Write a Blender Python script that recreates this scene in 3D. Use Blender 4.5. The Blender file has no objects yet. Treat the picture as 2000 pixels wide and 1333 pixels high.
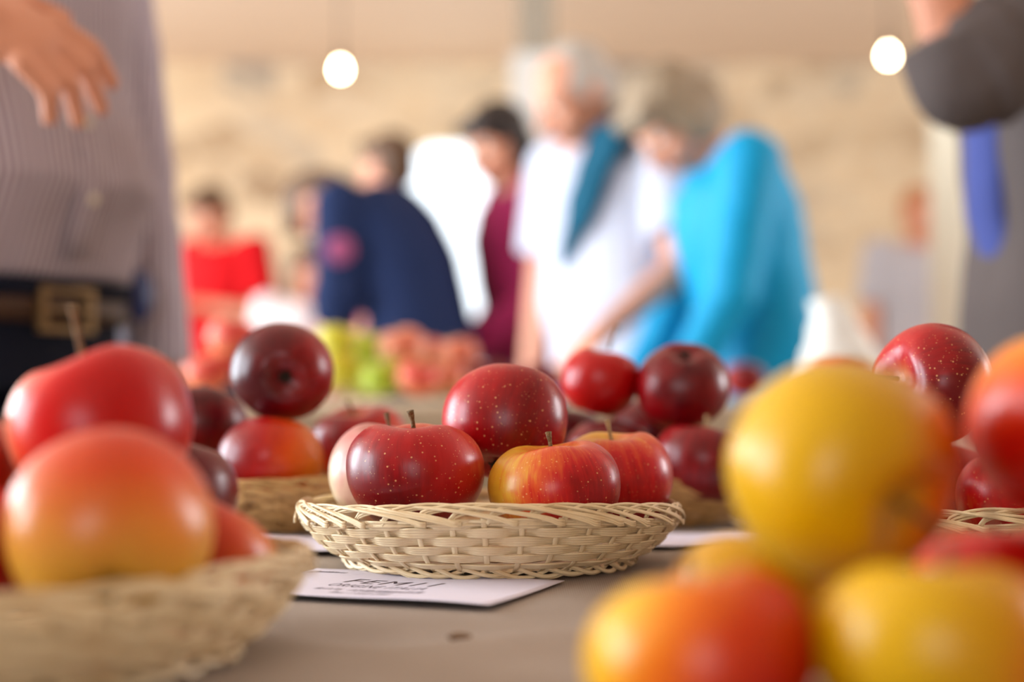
import bpy, bmesh, math, random
from mathutils import Vector, Matrix, Quaternion, noise

PI = math.pi
C = bpy.context.scene.collection
SC = bpy.context.scene
rng = random.Random(11)

# ------------------------------------------------------------------ camera
FPX = 3056.0                      # focal length in pixels of a 2000 px wide frame (55 mm)
CAM_Z = 0.857
PITCH = math.atan(78.5 / FPX)
cam_d = bpy.data.cameras.new('camera')
cam_d.sensor_width = 36.0
cam_d.lens = FPX * 36.0 / 2000.0
cam_d.clip_start = 0.02
cam_d.clip_end = 200
cam_d.dof.use_dof = True
cam_d.dof.focus_distance = 0.842
cam_d.dof.aperture_fstop = 3.05
cam_d.dof.aperture_blades = 0
cam = bpy.data.objects.new('camera', cam_d)
C.objects.link(cam)
cam.location = (0, 0, CAM_Z)
cam.rotation_euler = (PI / 2 + PITCH, 0, 0)
SC.camera = cam

# ------------------------------------------------------------------ world, lights, exposure
SC.view_settings.view_transform = 'Standard'
SC.view_settings.look = 'None'
SC.view_settings.exposure = -0.08
SC.view_settings.gamma = 1.0
SC.view_settings.use_curve_mapping = False

world = bpy.data.worlds.new('sky')
SC.world = world
world.use_nodes = True
wn = world.node_tree
wn.nodes.clear()
wo = wn.nodes.new('ShaderNodeOutputWorld')
wb = wn.nodes.new('ShaderNodeBackground')
wb.inputs['Color'].default_value = (0.86, 0.94, 1.0, 1)
wb.inputs["Strength"].default_value = 3.0
wn.links.new(wb.outputs[0], wo.inputs[0])


def area(name, loc, target, sx, sy, power, col):
    d = bpy.data.lights.new(name, 'AREA')
    d.shape = 'RECTANGLE'
    d.size, d.size_y = sx, sy
    d.energy = power
    d.color = col
    o = bpy.data.objects.new(name, d)
    C.objects.link(o)
    o.location = loc
    o.rotation_euler = (Vector(target) - Vector(loc)).to_track_quat('-Z', 'Y').to_euler()
    return o


# daylight that comes through the window openings of the hall (they face into the room); the far pair is added fill
area('daylight_window_left_wall', (-4.94, 3.7, 1.53), (0, 3.7, 1.53), 2.7, 2.7, 410, (0.80, 0.91, 1.0))
area('daylight_window_left_wall_near', (-4.94, 0.6, 1.53), (0, 0.6, 1.53), 1.8, 2.7, 260, (0.80, 0.91, 1.0))
area('daylight_window_right_wall', (4.94, 3.4, 1.75), (0, 3.4, 1.75), 1.3, 1.7, 150, (0.97, 0.97, 1.0))
area('daylight_doors_behind', (-0.9, -4.44, 1.45), (-0.9, 0, 1.45), 1.8, 2.2, 32, (0.97, 0.97, 1.0))
area('added_fill_left_wall_far', (-4.94, 7.9, 1.75), (0, 7.9, 1.75), 1.5, 1.7, 104, (1.0, 0.95, 0.88))  # added fill, out of view, brightens the back wall and ceiling
area('added_fill_right_wall_far', (4.94, 7.6, 1.75), (0, 7.6, 1.75), 1.3, 1.7, 36, (1.0, 0.93, 0.84))  # added fill on the opposite side for the back of the hall

sun_d = bpy.data.lights.new('sun', 'SUN')
sun_d.energy = 5.0
sun_d.angle = 0.01
sun_d.color = (1.0, 0.95, 0.86)
sun = bpy.data.objects.new('sun', sun_d)
C.objects.link(sun)
sun.rotation_euler = Vector((0.10, -0.62, -0.78)).to_track_quat('-Z', 'Y').to_euler()

# ------------------------------------------------------------------ helpers


def at(px, py, Y):
    """world point at depth Y that shows at pixel px, py of the 2000x1333 frame"""
    s = (666.5 - py) / FPX
    x = (px - 1000) / FPX
    dy = math.cos(PITCH) - s * math.sin(PITCH)
    dz = math.sin(PITCH) + s * math.cos(PITCH)
    t = Y / dy
    return Vector((x * t, Y, CAM_Z + dz * t))


def lin(c):
    c = c / 255.0
    return c / 12.92 if c <= 0.04045 else ((c + 0.055) / 1.055) ** 2.4


def rgb(r, g, b):
    return (lin(r), lin(g), lin(b), 1.0)


def tag(o, label=None, cat=None, group=None, kind=None):
    if label:
        o['label'] = label
    if cat:
        o['category'] = cat
    if group:
        o['group'] = group
    if kind:
        o['kind'] = kind
    return o


def empty(name, loc, rz=0.0):
    o = bpy.data.objects.new(name, None)
    o.empty_display_size = 0.05
    C.objects.link(o)
    o.location = loc
    o.rotation_euler = (0, 0, rz)
    return o


class MB:
    """collects vertices and faces of one mesh"""

    def __init__(self):
        self.v, self.f, self.uv = [], [], None

    def ring_loft(self, rings, closed=False, caps=True):
        base = len(self.v)
        n = len(rings[0])
        for r in rings:
            self.v.extend(Vector(p) for p in r)
        m = len(rings)
        for i in range(m if closed else m - 1):
            a, b = base + i * n, base + ((i + 1) % m) * n
            for k in range(n):
                k2 = (k + 1) % n
                self.f.append((a + k, a + k2, b + k2, b + k))
        if caps and not closed:
            self.f.append(tuple(base + k for k in reversed(range(n))))
            self.f.append(tuple(base + (m - 1) * n + k for k in range(n)))

    def cone(self, p0, p1, r0, r1, seg=16, rnd=True):
        p0, p1 = Vector(p0), Vector(p1)
        d = p1 - p0
        L = d.length
        if L < 1e-6:
            d = Vector((0, 0, 1))
        d.normalize()
        a = d.orthogonal().normalized()
        b = d.cross(a)
        prof = []
        if rnd:
            for k in range(4):
                t = PI / 2 * (k + 0.35) / 4
                prof.append((-r0 * math.cos(t), r0 * math.sin(t)))
        prof.append((0, r0))
        prof.append((L, r1))
        if rnd:
            for k in range(3, -1, -1):
                t = PI / 2 * (k + 0.35) / 4
                prof.append((L + r1 * math.cos(t), r1 * math.sin(t)))
        rings = []
        for h, r in prof:
            c = p0 + d * h
            rings.append([c + (a * math.cos(2 * PI * k / seg) + b * math.sin(2 * PI * k / seg)) * r for k in range(seg)])
        self.ring_loft(rings)

    def tube(self, pts, radii, seg=10, flat=1.0, up=None):
        """tapered tube along a polyline; flat squashes it along the second axis"""
        pts = [Vector(p) for p in pts]
        rings = []
        prev = None
        for i, p in enumerate(pts):
            t = (pts[min(i + 1, len(pts) - 1)] - pts[max(i - 1, 0)]).normalized()
            if prev is None:
                a = (Vector(up) - t * Vector(up).dot(t)).normalized() if up is not None else t.orthogonal().normalized()
            else:
                a = (prev - t * prev.dot(t)).normalized()
            prev = a
            b = t.cross(a)
            r = radii[i] if isinstance(radii, (list, tuple)) else radii
            rings.append([p + a * (math.cos(2 * PI * k / seg) * r) + b * (math.sin(2 * PI * k / seg) * r * flat) for k in range(seg)])
        self.ring_loft(rings)

    def ell(self, c, r, M=None, nu=20, nv=12):
        c = Vector(c)
        rings = []
        for j in range(nv + 1):
            t = PI * min(max(j / nv, 0.015), 0.985)
            ring = []
            for k in range(nu):
                p = 2 * PI * k / nu
                q = Vector((r[0] * math.sin(t) * math.cos(p), r[1] * math.sin(t) * math.sin(p), -r[2] * math.cos(t)))
                if M is not None:
                    q = M @ q
                ring.append(c + q)
            rings.append(ring)
        self.ring_loft(rings)

    def box(self, c, s, M=None):
        c = Vector(c)
        b = len(self.v)
        for x in (-1, 1):
            for y in (-1, 1):
                for z in (-1, 1):
                    q = Vector((x * s[0] / 2, y * s[1] / 2, z * s[2] / 2))
                    if M is not None:
                        q = M @ q
                    self.v.append(c + q)
        for q in ((0, 1, 3, 2), (4, 6, 7, 5), (0, 4, 5, 1), (2, 3, 7, 6), (0, 2, 6, 4), (1, 5, 7, 3)):
            self.f.append(tuple(b + k for k in q))

    def mesh(self, name):
        me = bpy.data.meshes.new(name)
        me.from_pydata([tuple(p) for p in self.v], [], self.f)
        bm = bmesh.new()
        bm.from_mesh(me)
        bmesh.ops.recalc_face_normals(bm, faces=bm.faces)
        bm.to_mesh(me)
        bm.free()
        return me

    def build(self, name, mat, parent=None, smooth=True, bevel=0.0):
        me = self.mesh(name)
        if bevel:
            bm = bmesh.new()
            bm.from_mesh(me)
            bmesh.ops.bevel(bm, geom=bm.edges[:], offset=bevel, segments=2, affect='EDGES', profile=0.7)
            bm.to_mesh(me)
            bm.free()
        return link(name, me, mat, parent, smooth)

    def fused(self, name, mat, parent, voxel, iters=3, fac=0.5, disp=None):
        """one continuous surface over all the shapes collected"""
        me = self.mesh(name + '_tmp')
        o = bpy.data.objects.new(name + '_tmp', me)
        C.objects.link(o)
        m = o.modifiers.new('r', 'REMESH')
        m.mode = 'VOXEL'
        m.voxel_size = voxel
        if iters:
            s = o.modifiers.new('s', 'SMOOTH')
            s.factor = fac
            s.iterations = iters
        dg = bpy.context.evaluated_depsgraph_get()
        me2 = bpy.data.meshes.new_from_object(o.evaluated_get(dg))
        bpy.data.objects.remove(o)
        bpy.data.meshes.remove(me)
        if disp:
            me2.update()
            cos = [(v.co.copy(), v.normal.copy()) for v in me2.vertices]
            for v, (co, no) in zip(me2.vertices, cos):
                v.co = co + no * disp(co)
        me2.name = name
        return link(name, me2, mat, parent, True)


def link(name, me, mat, parent=None, smooth=True):
    o = bpy.data.objects.new(name, me)
    C.objects.link(o)
    me.materials.clear()
    if mat is not None:
        me.materials.append(mat)
    for p in me.polygons:
        p.use_smooth = smooth
    if parent is not None:
        o.parent = parent
    return o


# ------------------------------------------------------------------ materials


def nodemat(name):
    m = bpy.data.materials.new(name)
    m.use_nodes = True
    nt = m.node_tree
    b = nt.nodes['Principled BSDF']
    return m, nt, b


def N(nt, t, **kw):
    n = nt.nodes.new(t)
    for k, v in kw.items():
        if k in n.inputs:
            n.inputs[k].default_value = v
        else:
            setattr(n, k, v)
    return n


def math_(nt, op, a, b=None, c=None, clamp=False):
    n = nt.nodes.new('ShaderNodeMath')
    n.operation = op
    n.use_clamp = clamp
    for i, x in enumerate((a, b, c)):
        if x is None:
            continue
        if isinstance(x, (int, float)):
            n.inputs[i].default_value = x
        else:
            nt.links.new(x, n.inputs[i])
    return n.outputs[0]


def mix(nt, fac, a, b):
    n = nt.nodes.new('ShaderNodeMix')
    n.data_type = 'RGBA'
    for s, x in ((n.inputs[0], fac), (n.inputs[6], a), (n.inputs[7], b)):
        if isinstance(x, (int, float)):
            s.default_value = x
        elif isinstance(x, tuple):
            s.default_value = x
        else:
            nt.links.new(x, s)
    return n.outputs[2]


def plain(name, col, rough=0.7, var=0.12, scale=6.0, bump=0.0, bscale=60.0, metal=0.0, spec=0.4, sheen=0.0):
    """one colour with a little cloudy variation and a fine bump"""
    m, nt, b = nodemat(name)
    tc = N(nt, 'ShaderNodeTexCoord')
    no = N(nt, 'ShaderNodeTexNoise', Scale=scale, Detail=4.0)
    nt.links.new(tc.outputs['Object'], no.inputs['Vector'])
    lo = tuple(c * (1 - var) for c in col[:3]) + (1,)
    hi = tuple(min(1, c * (1 + var)) for c in col[:3]) + (1,)
    nt.links.new(mix(nt, no.outputs['Fac'], lo, hi), b.inputs['Base Color'])
    b.inputs['Roughness'].default_value = rough
    b.inputs['Metallic'].default_value = metal
    b.inputs['Specular IOR Level'].default_value = spec
    if sheen:
        b.inputs['Sheen Weight'].default_value = sheen
    if bump:
        n2 = N(nt, 'ShaderNodeTexNoise', Scale=bscale, Detail=3.0)
        nt.links.new(tc.outputs['Object'], n2.inputs['Vector'])
        bp = N(nt, 'ShaderNodeBump', Strength=bump, Distance=0.01)
        nt.links.new(n2.outputs['Fac'], bp.inputs['Height'])
        nt.links.new(bp.outputs[0], b.inputs['Normal'])
    return m


def apple_mat(ground, mid, red, dark, d, k=0.55, bias=0.5, streak=0.25, blotch=0.5, dots=1.0, rough=0.31, seed=0, dotcol=(226, 176, 120), coat=0.0):
    """apple skin: ground colour, blush on the side d (local direction), streaks that run stem to calyx, pale lenticels"""
    m, nt, b = nodemat('apple_skin')
    L = nt.links
    tc = N(nt, 'ShaderNodeTexCoord')
    off = N(nt, 'ShaderNodeVectorMath', operation='ADD')
    off.inputs[1].default_value = (seed * 3.17, seed * 1.31, seed * 5.73)
    L.new(tc.outputs['Object'], off.inputs[0])
    sep = N(nt, 'ShaderNodeSeparateXYZ')
    L.new(tc.outputs['Object'], sep.inputs[0])
    # coordinates that keep streaks meridional
    cx = N(nt, 'ShaderNodeCombineXYZ')
    L.new(sep.outputs[0], cx.inputs[0])
    L.new(sep.outputs[1], cx.inputs[1])
    nrm = N(nt, 'ShaderNodeVectorMath', operation='NORMALIZE')
    L.new(cx.outputs[0], nrm.inputs[0])
    sep2 = N(nt, 'ShaderNodeSeparateXYZ')
    L.new(nrm.outputs[0], sep2.inputs[0])
    cz = N(nt, 'ShaderNodeCombineXYZ')
    L.new(sep2.outputs[0], cz.inputs[0])
    L.new(sep2.outputs[1], cz.inputs[1])
    L.new(math_(nt, 'MULTIPLY_ADD', sep.outputs[2], 0.13, seed * 2.3), cz.inputs[2])
    st = N(nt, 'ShaderNodeTexNoise', Scale=9.0, Detail=5.0, Roughness=0.65)
    L.new(cz.outputs[0], st.inputs['Vector'])
    st2 = N(nt, 'ShaderNodeTexNoise', Scale=26.0, Detail=3.0, Roughness=0.6)
    L.new(cz.outputs[0], st2.inputs['Vector'])
    bl = N(nt, 'ShaderNodeTexNoise', Scale=1.5, Detail=3.0, Roughness=0.55)
    L.new(off.outputs[0], bl.inputs['Vector'])
    dot = N(nt, 'ShaderNodeVectorMath', operation='DOT_PRODUCT')
    dd = Vector(d).normalized()
    dot.inputs[1].default_value = dd
    L.new(tc.outputs['Object'], dot.inputs[0])
    f = math_(nt, 'MULTIPLY_ADD', dot.outputs['Value'], k, bias)
    f = math_(nt, 'ADD', f, math_(nt, 'MULTIPLY', math_(nt, 'SUBTRACT', bl.outputs['Fac'], 0.5), blotch * 1.6))
    f = math_(nt, 'ADD', f, math_(nt, 'MULTIPLY', math_(nt, 'SUBTRACT', st.outputs['Fac'], 0.5), streak * 2.0))
    f = math_(nt, 'ADD', f, math_(nt, 'MULTIPLY', math_(nt, 'SUBTRACT', st2.outputs['Fac'], 0.5), streak * 1.0), clamp=True)
    ramp = N(nt, 'ShaderNodeValToRGB')
    e = ramp.color_ramp.elements
    e[0].position, e[0].color = 0.08, ground
    e[1].position, e[1].color = 0.95, dark
    x = e.new(0.38)
    x.color = mid
    x = e.new(0.66)
    x.color = red
    L.new(f, ramp.inputs[0])
    col = ramp.outputs[0]
    # stem cavity: russet / green ground shows
    rad = math_(nt, 'SQRT', math_(nt, 'ADD', math_(nt, 'MULTIPLY', sep.outputs[0], sep.outputs[0]), math_(nt, 'MULTIPLY', sep.outputs[1], sep.outputs[1])))
    cav = N(nt, 'ShaderNodeMapRange')
    cav.inputs['From Min'].default_value = 0.36
    cav.inputs['From Max'].default_value = 0.10
    L.new(math_(nt, 'ADD', rad, math_(nt, 'MULTIPLY', math_(nt, 'SUBTRACT', st.outputs['Fac'], 0.5), 0.25)), cav.inputs['Value'])
    top = math_(nt, 'GREATER_THAN', sep.outputs[2], 0.0)
    rus = tuple(0.5 * ground[i] + 0.5 * rgb(150, 110, 50)[i] for i in range(3)) + (1,)
    col = mix(nt, math_(nt, 'MULTIPLY', math_(nt, 'MULTIPLY', cav.outputs[0], top), 0.75), col, rus)
    if dots:
        vo = N(nt, 'ShaderNodeTexVoronoi', Scale=8.5, Randomness=1.0)
        vo.feature = 'F1'
        L.new(off.outputs[0], vo.inputs['Vector'])
        dm = N(nt, 'ShaderNodeMapRange')
        dm.inputs['From Min'].default_value = 0.150
        dm.inputs['From Max'].default_value = 0.085
        L.new(vo.outputs['Distance'], dm.inputs['Value'])
        vo2 = N(nt, 'ShaderNodeTexVoronoi', Scale=15.0, Randomness=1.0)
        L.new(off.outputs[0], vo2.inputs['Vector'])
        dm2 = N(nt, 'ShaderNodeMapRange')
        dm2.inputs['From Min'].default_value = 0.150
        dm2.inputs['From Max'].default_value = 0.08
        L.new(vo2.outputs['Distance'], dm2.inputs['Value'])
        dmx = math_(nt, 'MAXIMUM', dm.outputs[0], math_(nt, 'MULTIPLY', dm2.outputs[0], 0.7))
        col = mix(nt, math_(nt, 'MULTIPLY', dmx, 0.62 * dots), col, rgb(*dotcol))
    L.new(col, b.inputs['Base Color'])
    rr = N(nt, 'ShaderNodeTexNoise', Scale=5.0, Detail=4.0)
    L.new(off.outputs[0], rr.inputs['Vector'])
    L.new(math_(nt, 'MULTIPLY_ADD', rr.outputs['Fac'], 0.16, rough - 0.08), b.inputs['Roughness'])
    b.inputs['Specular IOR Level'].default_value = 0.38
    b.inputs['Coat Weight'].default_value = coat
    b.inputs['Coat Roughness'].default_value = 0.16
    b.inputs['Subsurface Weight'].default_value = 0.0
    bp = N(nt, 'ShaderNodeBump', Strength=0.02, Distance=0.02)
    L.new(st2.outputs['Fac'], bp.inputs['Height'])
    L.new(bp.outputs[0], b.inputs['Normal'])
    return m


def straw_mat(name, c1, c2, c3):
    """split straw: streaks along each strand, read from the strand's UV"""
    m, nt, b = nodemat(name)
    L = nt.links
    uv = N(nt, 'ShaderNodeUVMap')
    mp = N(nt, 'ShaderNodeMapping')
    mp.inputs['Scale'].default_value = (14.0, 60.0, 1.0)
    L.new(uv.outputs[0], mp.inputs['Vector'])
    n1 = N(nt, 'ShaderNodeTexNoise', Scale=1.0, Detail=4.0, Roughness=0.6)
    L.new(mp.outputs[0], n1.inputs['Vector'])
    tc = N(nt, 'ShaderNodeTexCoord')
    n2 = N(nt, 'ShaderNodeTexNoise', Scale=45.0, Detail=3.0)
    L.new(tc.outputs['Object'], n2.inputs['Vector'])
    col = mix(nt, n1.outputs['Fac'], c1, c2)
    f = N(nt, 'ShaderNodeMapRange')
    f.inputs['From Min'].default_value = 0.5
    f.inputs['From Max'].default_value = 0.75
    L.new(n2.outputs['Fac'], f.inputs['Value'])
    col = mix(nt, math_(nt, 'MULTIPLY', f.outputs[0], 0.55), col, c3)
    L.new(col, b.inputs['Base Color'])
    b.inputs['Roughness'].default_value = 0.42
    b.inputs['Specular IOR Level'].default_value = 0.45
    bp = N(nt, 'ShaderNodeBump', Strength=0.35, Distance=0.0006)
    L.new(n1.outputs['Fac'], bp.inputs['Height'])
    L.new(bp.outputs[0], b.inputs['Normal'])
    return m


M = {}
M['straw'] = straw_mat('pale_straw', rgb(206, 174, 122), rgb(246, 230, 196), rgb(198, 158, 102))
M['shaded_straw'] = straw_mat('shaded_straw', rgb(182, 138, 82), rgb(208, 170, 112), rgb(150, 104, 54))  # same straw with the shade on the back baskets put into its colour
M['stem'] = plain('apple_stem_bark', rgb(112, 84, 48), 0.7, 0.5, 9.0, 0.5, 20)
M['stem_pale'] = plain('apple_stem_pale', rgb(168, 140, 98), 0.7, 0.3, 9.0, 0.5, 20)
M['calyx'] = plain('dry_calyx', rgb(40, 28, 18), 0.85, 0.4, 12.0)
M['card'] = plain('white_card', rgb(222, 218, 236), 0.6, 0.02, 8.0)
M['ink'] = plain('dark_ink', rgb(58, 42, 56), 0.7, 0.05, 8.0)
M['ink_grey'] = plain('grey_ink', rgb(96, 88, 108), 0.7, 0.1, 60.0)
M['wood'] = plain('table_wood', rgb(120, 88, 58), 0.6, 0.3, 5.0)
M['skin'] = plain('skin_light', rgb(212, 150, 122), 0.55, 0.08, 12.0, 0.1, 120)
M['skin_tan'] = plain('skin_tan', rgb(206, 140, 110), 0.55, 0.08, 12.0, 0.1, 120)
M['eye'] = plain('eye_white', rgb(225, 222, 216), 0.25, 0.02)
M['iris'] = plain('iris_brown', rgb(50, 34, 24), 0.2, 0.1)
M['lip'] = plain('lip_pink', rgb(188, 104, 96), 0.45, 0.05)

# ------------------------------------------------------------------ table and tablecloth
TABLE_Z = 0.75


def linen_mat(name, c1, c2):
    m, nt, b = nodemat(name)
    L = nt.links
    tc = N(nt, 'ShaderNodeTexCoord')
    n1 = N(nt, 'ShaderNodeTexNoise', Scale=7.0, Detail=5.0, Roughness=0.6)
    L.new(tc.outputs['Object'], n1.inputs['Vector'])
    outs = []
    for dirx in ('X', 'Y'):
        w = N(nt, 'ShaderNodeTexWave', Scale=260.0, Distortion=1.5, Detail=2.0)
        w.bands_direction = dirx
        w.inputs['Detail Scale'].default_value = 3.0
        L.new(tc.outputs['Object'], w.inputs['Vector'])
        outs.append(w.outputs['Fac'])
    wv = math_(nt, 'MULTIPLY', math_(nt, 'ADD', outs[0], outs[1]), 0.5)
    f = math_(nt, 'ADD', math_(nt, 'MULTIPLY', n1.outputs['Fac'], 0.7), math_(nt, 'MULTIPLY', wv, 0.3), clamp=True)
    L.new(mix(nt, f, c1, c2), b.inputs['Base Color'])
    b.inputs['Roughness'].default_value = 0.85
    b.inputs['Specular IOR Level'].default_value = 0.25
    bp = N(nt, 'ShaderNodeBump', Strength=0.3, Distance=0.0005)
    L.new(wv, bp.inputs['Height'])
    L.new(bp.outputs[0], b.inputs['Normal'])
    return m


M['linen'] = linen_mat('brown_linen', rgb(126, 113, 102), rgb(184, 170, 158))
M['linen_far'] = linen_mat('pale_linen', rgb(176, 160, 136), rgb(206, 192, 170))


def make_table(name, label, x0, x1, y0, y1, z, overhang=0.02):
    t = empty(name, ((x0 + x1) / 2, (y0 + y1) / 2, 0))
    tag(t, label, 'table')
    cx, cy = t.location.x, t.location.y
    m = MB()
    m.box((0, 0, z - 0.0335), (x1 - x0, y1 - y0, 0.035))
    m.build('tabletop', M['wood'], t, False, 0.003)
    for sx in (-1, 1):
        for sy in (-1, 1):
            m = MB()
            m.box((sx * ((x1 - x0) / 2 - 0.08), sy * ((y1 - y0) / 2 - 0.08), (z - 0.051) / 2), (0.055, 0.055, z - 0.051))
            m.build('leg', M['wood'], t, False, 0.003)
    return t


# places where baskets, cards and apples press the cloth flat
CALM = [(-0.013, 0.925, 0.10), (-0.191, 0.608, 0.10), (-0.165, 1.19, 0.10), (0.105, 1.235, 0.10), (0.262, 0.955, 0.10), (0.14, 0.46, 0.06), (0.22, 0.50, 0.12), (0.07, 0.44, 0.04),
        (-0.058, 0.81, 0.085), (-0.10, 0.86, 0.08), (-0.14, 1.01, 0.09), (0.125, 1.05, 0.09), (-0.03, 0.77, 0.05)]


def cloth_height(x, y):
    """wrinkles of the cloth, never above the table plane"""
    p = Vector((x * 4.5 + y * 2.2, y * 9 - x * 2.0, 3.3))
    a = noise.noise(p) * 0.5 + 0.5
    r1 = 1 - abs(noise.noise(Vector((x * 3 + 7 + y * 1.5, y * 8 - x * 3, 1.7))))
    r2 = 1 - abs(noise.noise(Vector((x * 9 + 2, y * 16 - x * 5, 9.1))))
    w = 0.0022 * a + 0.0034 * r1 ** 6 + 0.0014 * r2 ** 5
    k = 1.0
    for cx, cy, rad in CALM:
        d = (math.hypot(x - cx, y - cy) - rad) / 0.06
        d = min(1.0, max(0.0, d))
        k = min(k, d * d * (3 - 2 * d))
    return min(-0.0005, -0.0010 + k * (1.8 * w - 0.0105))


def make_cloth(name, label, x0, x1, y0, y1, z, drop, mat, step=0.0125, pin=None):
    nx = int((x1 - x0) / step) + 1
    ny = int((y1 - y0) / step) + 1
    nd = 16
    vs, fs = [], []

    def pt(u, v):
        x = x0 + (x1 - x0) * min(max(u, 0), nx) / nx
        y = y0 + (y1 - y0) * min(max(v, 0), ny) / ny
        du = -min(u, 0) + max(u - nx, 0)
        dv = -min(v, 0) + max(v - ny, 0)
        d = max(du, dv)
        zz = z + cloth_height(x, y)
        if d > 0:
            fr = d / nd
            sx = -1 if u < 0 else (1 if u > nx else 0)
            sy = -1 if v < 0 else (1 if v > ny else 0)
            wob = 0.010 + 0.022 * fr * (0.6 + 0.9 * math.sin((x * 1.0 - y * 1.3) * 21 + 2 * noise.noise(Vector((x * 2, y * 2, 5)))))
            x += sx * (wob if du else 0)
            y += sy * (wob if dv else 0)
            zz -= drop * fr
        return (x, y, zz)
    W = nx + 2 * nd + 1
    for v in range(-nd, ny + nd + 1):
        for u in range(-nd, nx + nd + 1):
            vs.append(pt(u, v))
    H = ny + 2 * nd + 1
    for j in range(H - 1):
        for i in range(W - 1):
            a = j * W + i
            fs.append((a, a + 1, a + W + 1, a + W))
    me = bpy.data.meshes.new(name)
    me.from_pydata(vs, [], fs)
    o = link(name, me, mat)
    return tag(o, label, 'tablecloth')


make_table('display_table', 'wooden trestle table under brown linen cloth, in front, holding five baskets of apples', -1.3, 1.5, 0.12, 1.43, TABLE_Z)
make_cloth('tablecloth', 'wrinkled brown linen cloth covering the near display table', -1.3, 1.5, 0.12, 1.43, TABLE_Z, 0.42, M['linen'])

# ------------------------------------------------------------------ wicker baskets
NST = 36            # upright stakes
RB, RT = 0.0824, 0.1110


def rim_h(th):
    """height of the basket rim, a little warped; th = 0 faces -Y"""
    c = math.cos(th)
    return 0.0337 + 0.0046 * c * (1 if c > 0 else 0.3) - 0.0022 * math.sin(th) ** 2 + 0.0007 * math.sin(3 * th + 0.6)


def wall_r(s):
    return RB + (RT - RB) * max(s, 0.0) ** 0.55


def pol(th, r, z):
    return Vector((r * math.sin(th), -r * math.cos(th), z))


class Strands:
    def __init__(self):
        self.v, self.f, self.uv = [], [], []

    def add(self, rings, closed, ulen, seed):
        n = len(rings[0])
        m = len(rings)
        b = len(self.v)
        for r in rings:
            self.v.extend(r)
        for i in range(m if closed else m - 1):
            i2 = (i + 1) % m
            for k in range(n):
                k2 = (k + 1) % n
                self.f.append((b + i * n + k, b + i * n + k2, b + i2 * n + k2, b + i2 * n + k))
                u0, u1 = seed + ulen * i / m, seed + ulen * (i + 1) / m
                v0, v1 = seed * 0.7 + k / n * 0.4, seed * 0.7 + (k + 1) / n * 0.4
                self.uv.extend(((u0, v0), (u0, v1), (u1, v1), (u1, v0)))
        if not closed:
            for ring, rev in ((0, True), (m - 1, False)):
                idx = [b + ring * n + k for k in range(n)]
                if rev:
                    idx.reverse()
                self.f.append(tuple(idx))
                self.uv.extend([(seed, seed * 0.7)] * n)

    def strip(self, pts, out, w, t, seed, ulen=1.0, closed=False, seg=8):
        """thin flat strip along pts; out(i) = outward normal; w wide, t thick"""
        rings = []
        m = len(pts)
        for i, p in enumerate(pts):
            a = pts[(i + 1) % m] if closed or i + 1 < m else pts[i]
            c = pts[i - 1] if closed or i > 0 else pts[i]
            tan = (a - c).normalized()
            o = out(i)
            o = (o - tan * o.dot(tan)).normalized()
            s = tan.cross(o)
            ww = w(i) if callable(w) else w
            ring = []
            for k in range(seg):
                ang = 2 * PI * k / seg
                ca, sa = math.cos(ang), math.sin(ang)
                ring.append(p + s * (ww / 2 * math.copysign(abs(ca) ** 0.6, ca)) + o * (t / 2 * math.copysign(abs(sa) ** 0.6, sa)))
            rings.append(ring)
        self.add(rings, closed, ulen, seed)

    def mesh(self, name):
        me = bpy.data.meshes.new(name)
        me.from_pydata([tuple(p) for p in self.v], [], self.f)
        lay = me.uv_layers.new(name='UVMap')
        lay.data.foreach_set('uv', [c for q in self.uv for c in q])
        return me


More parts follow.
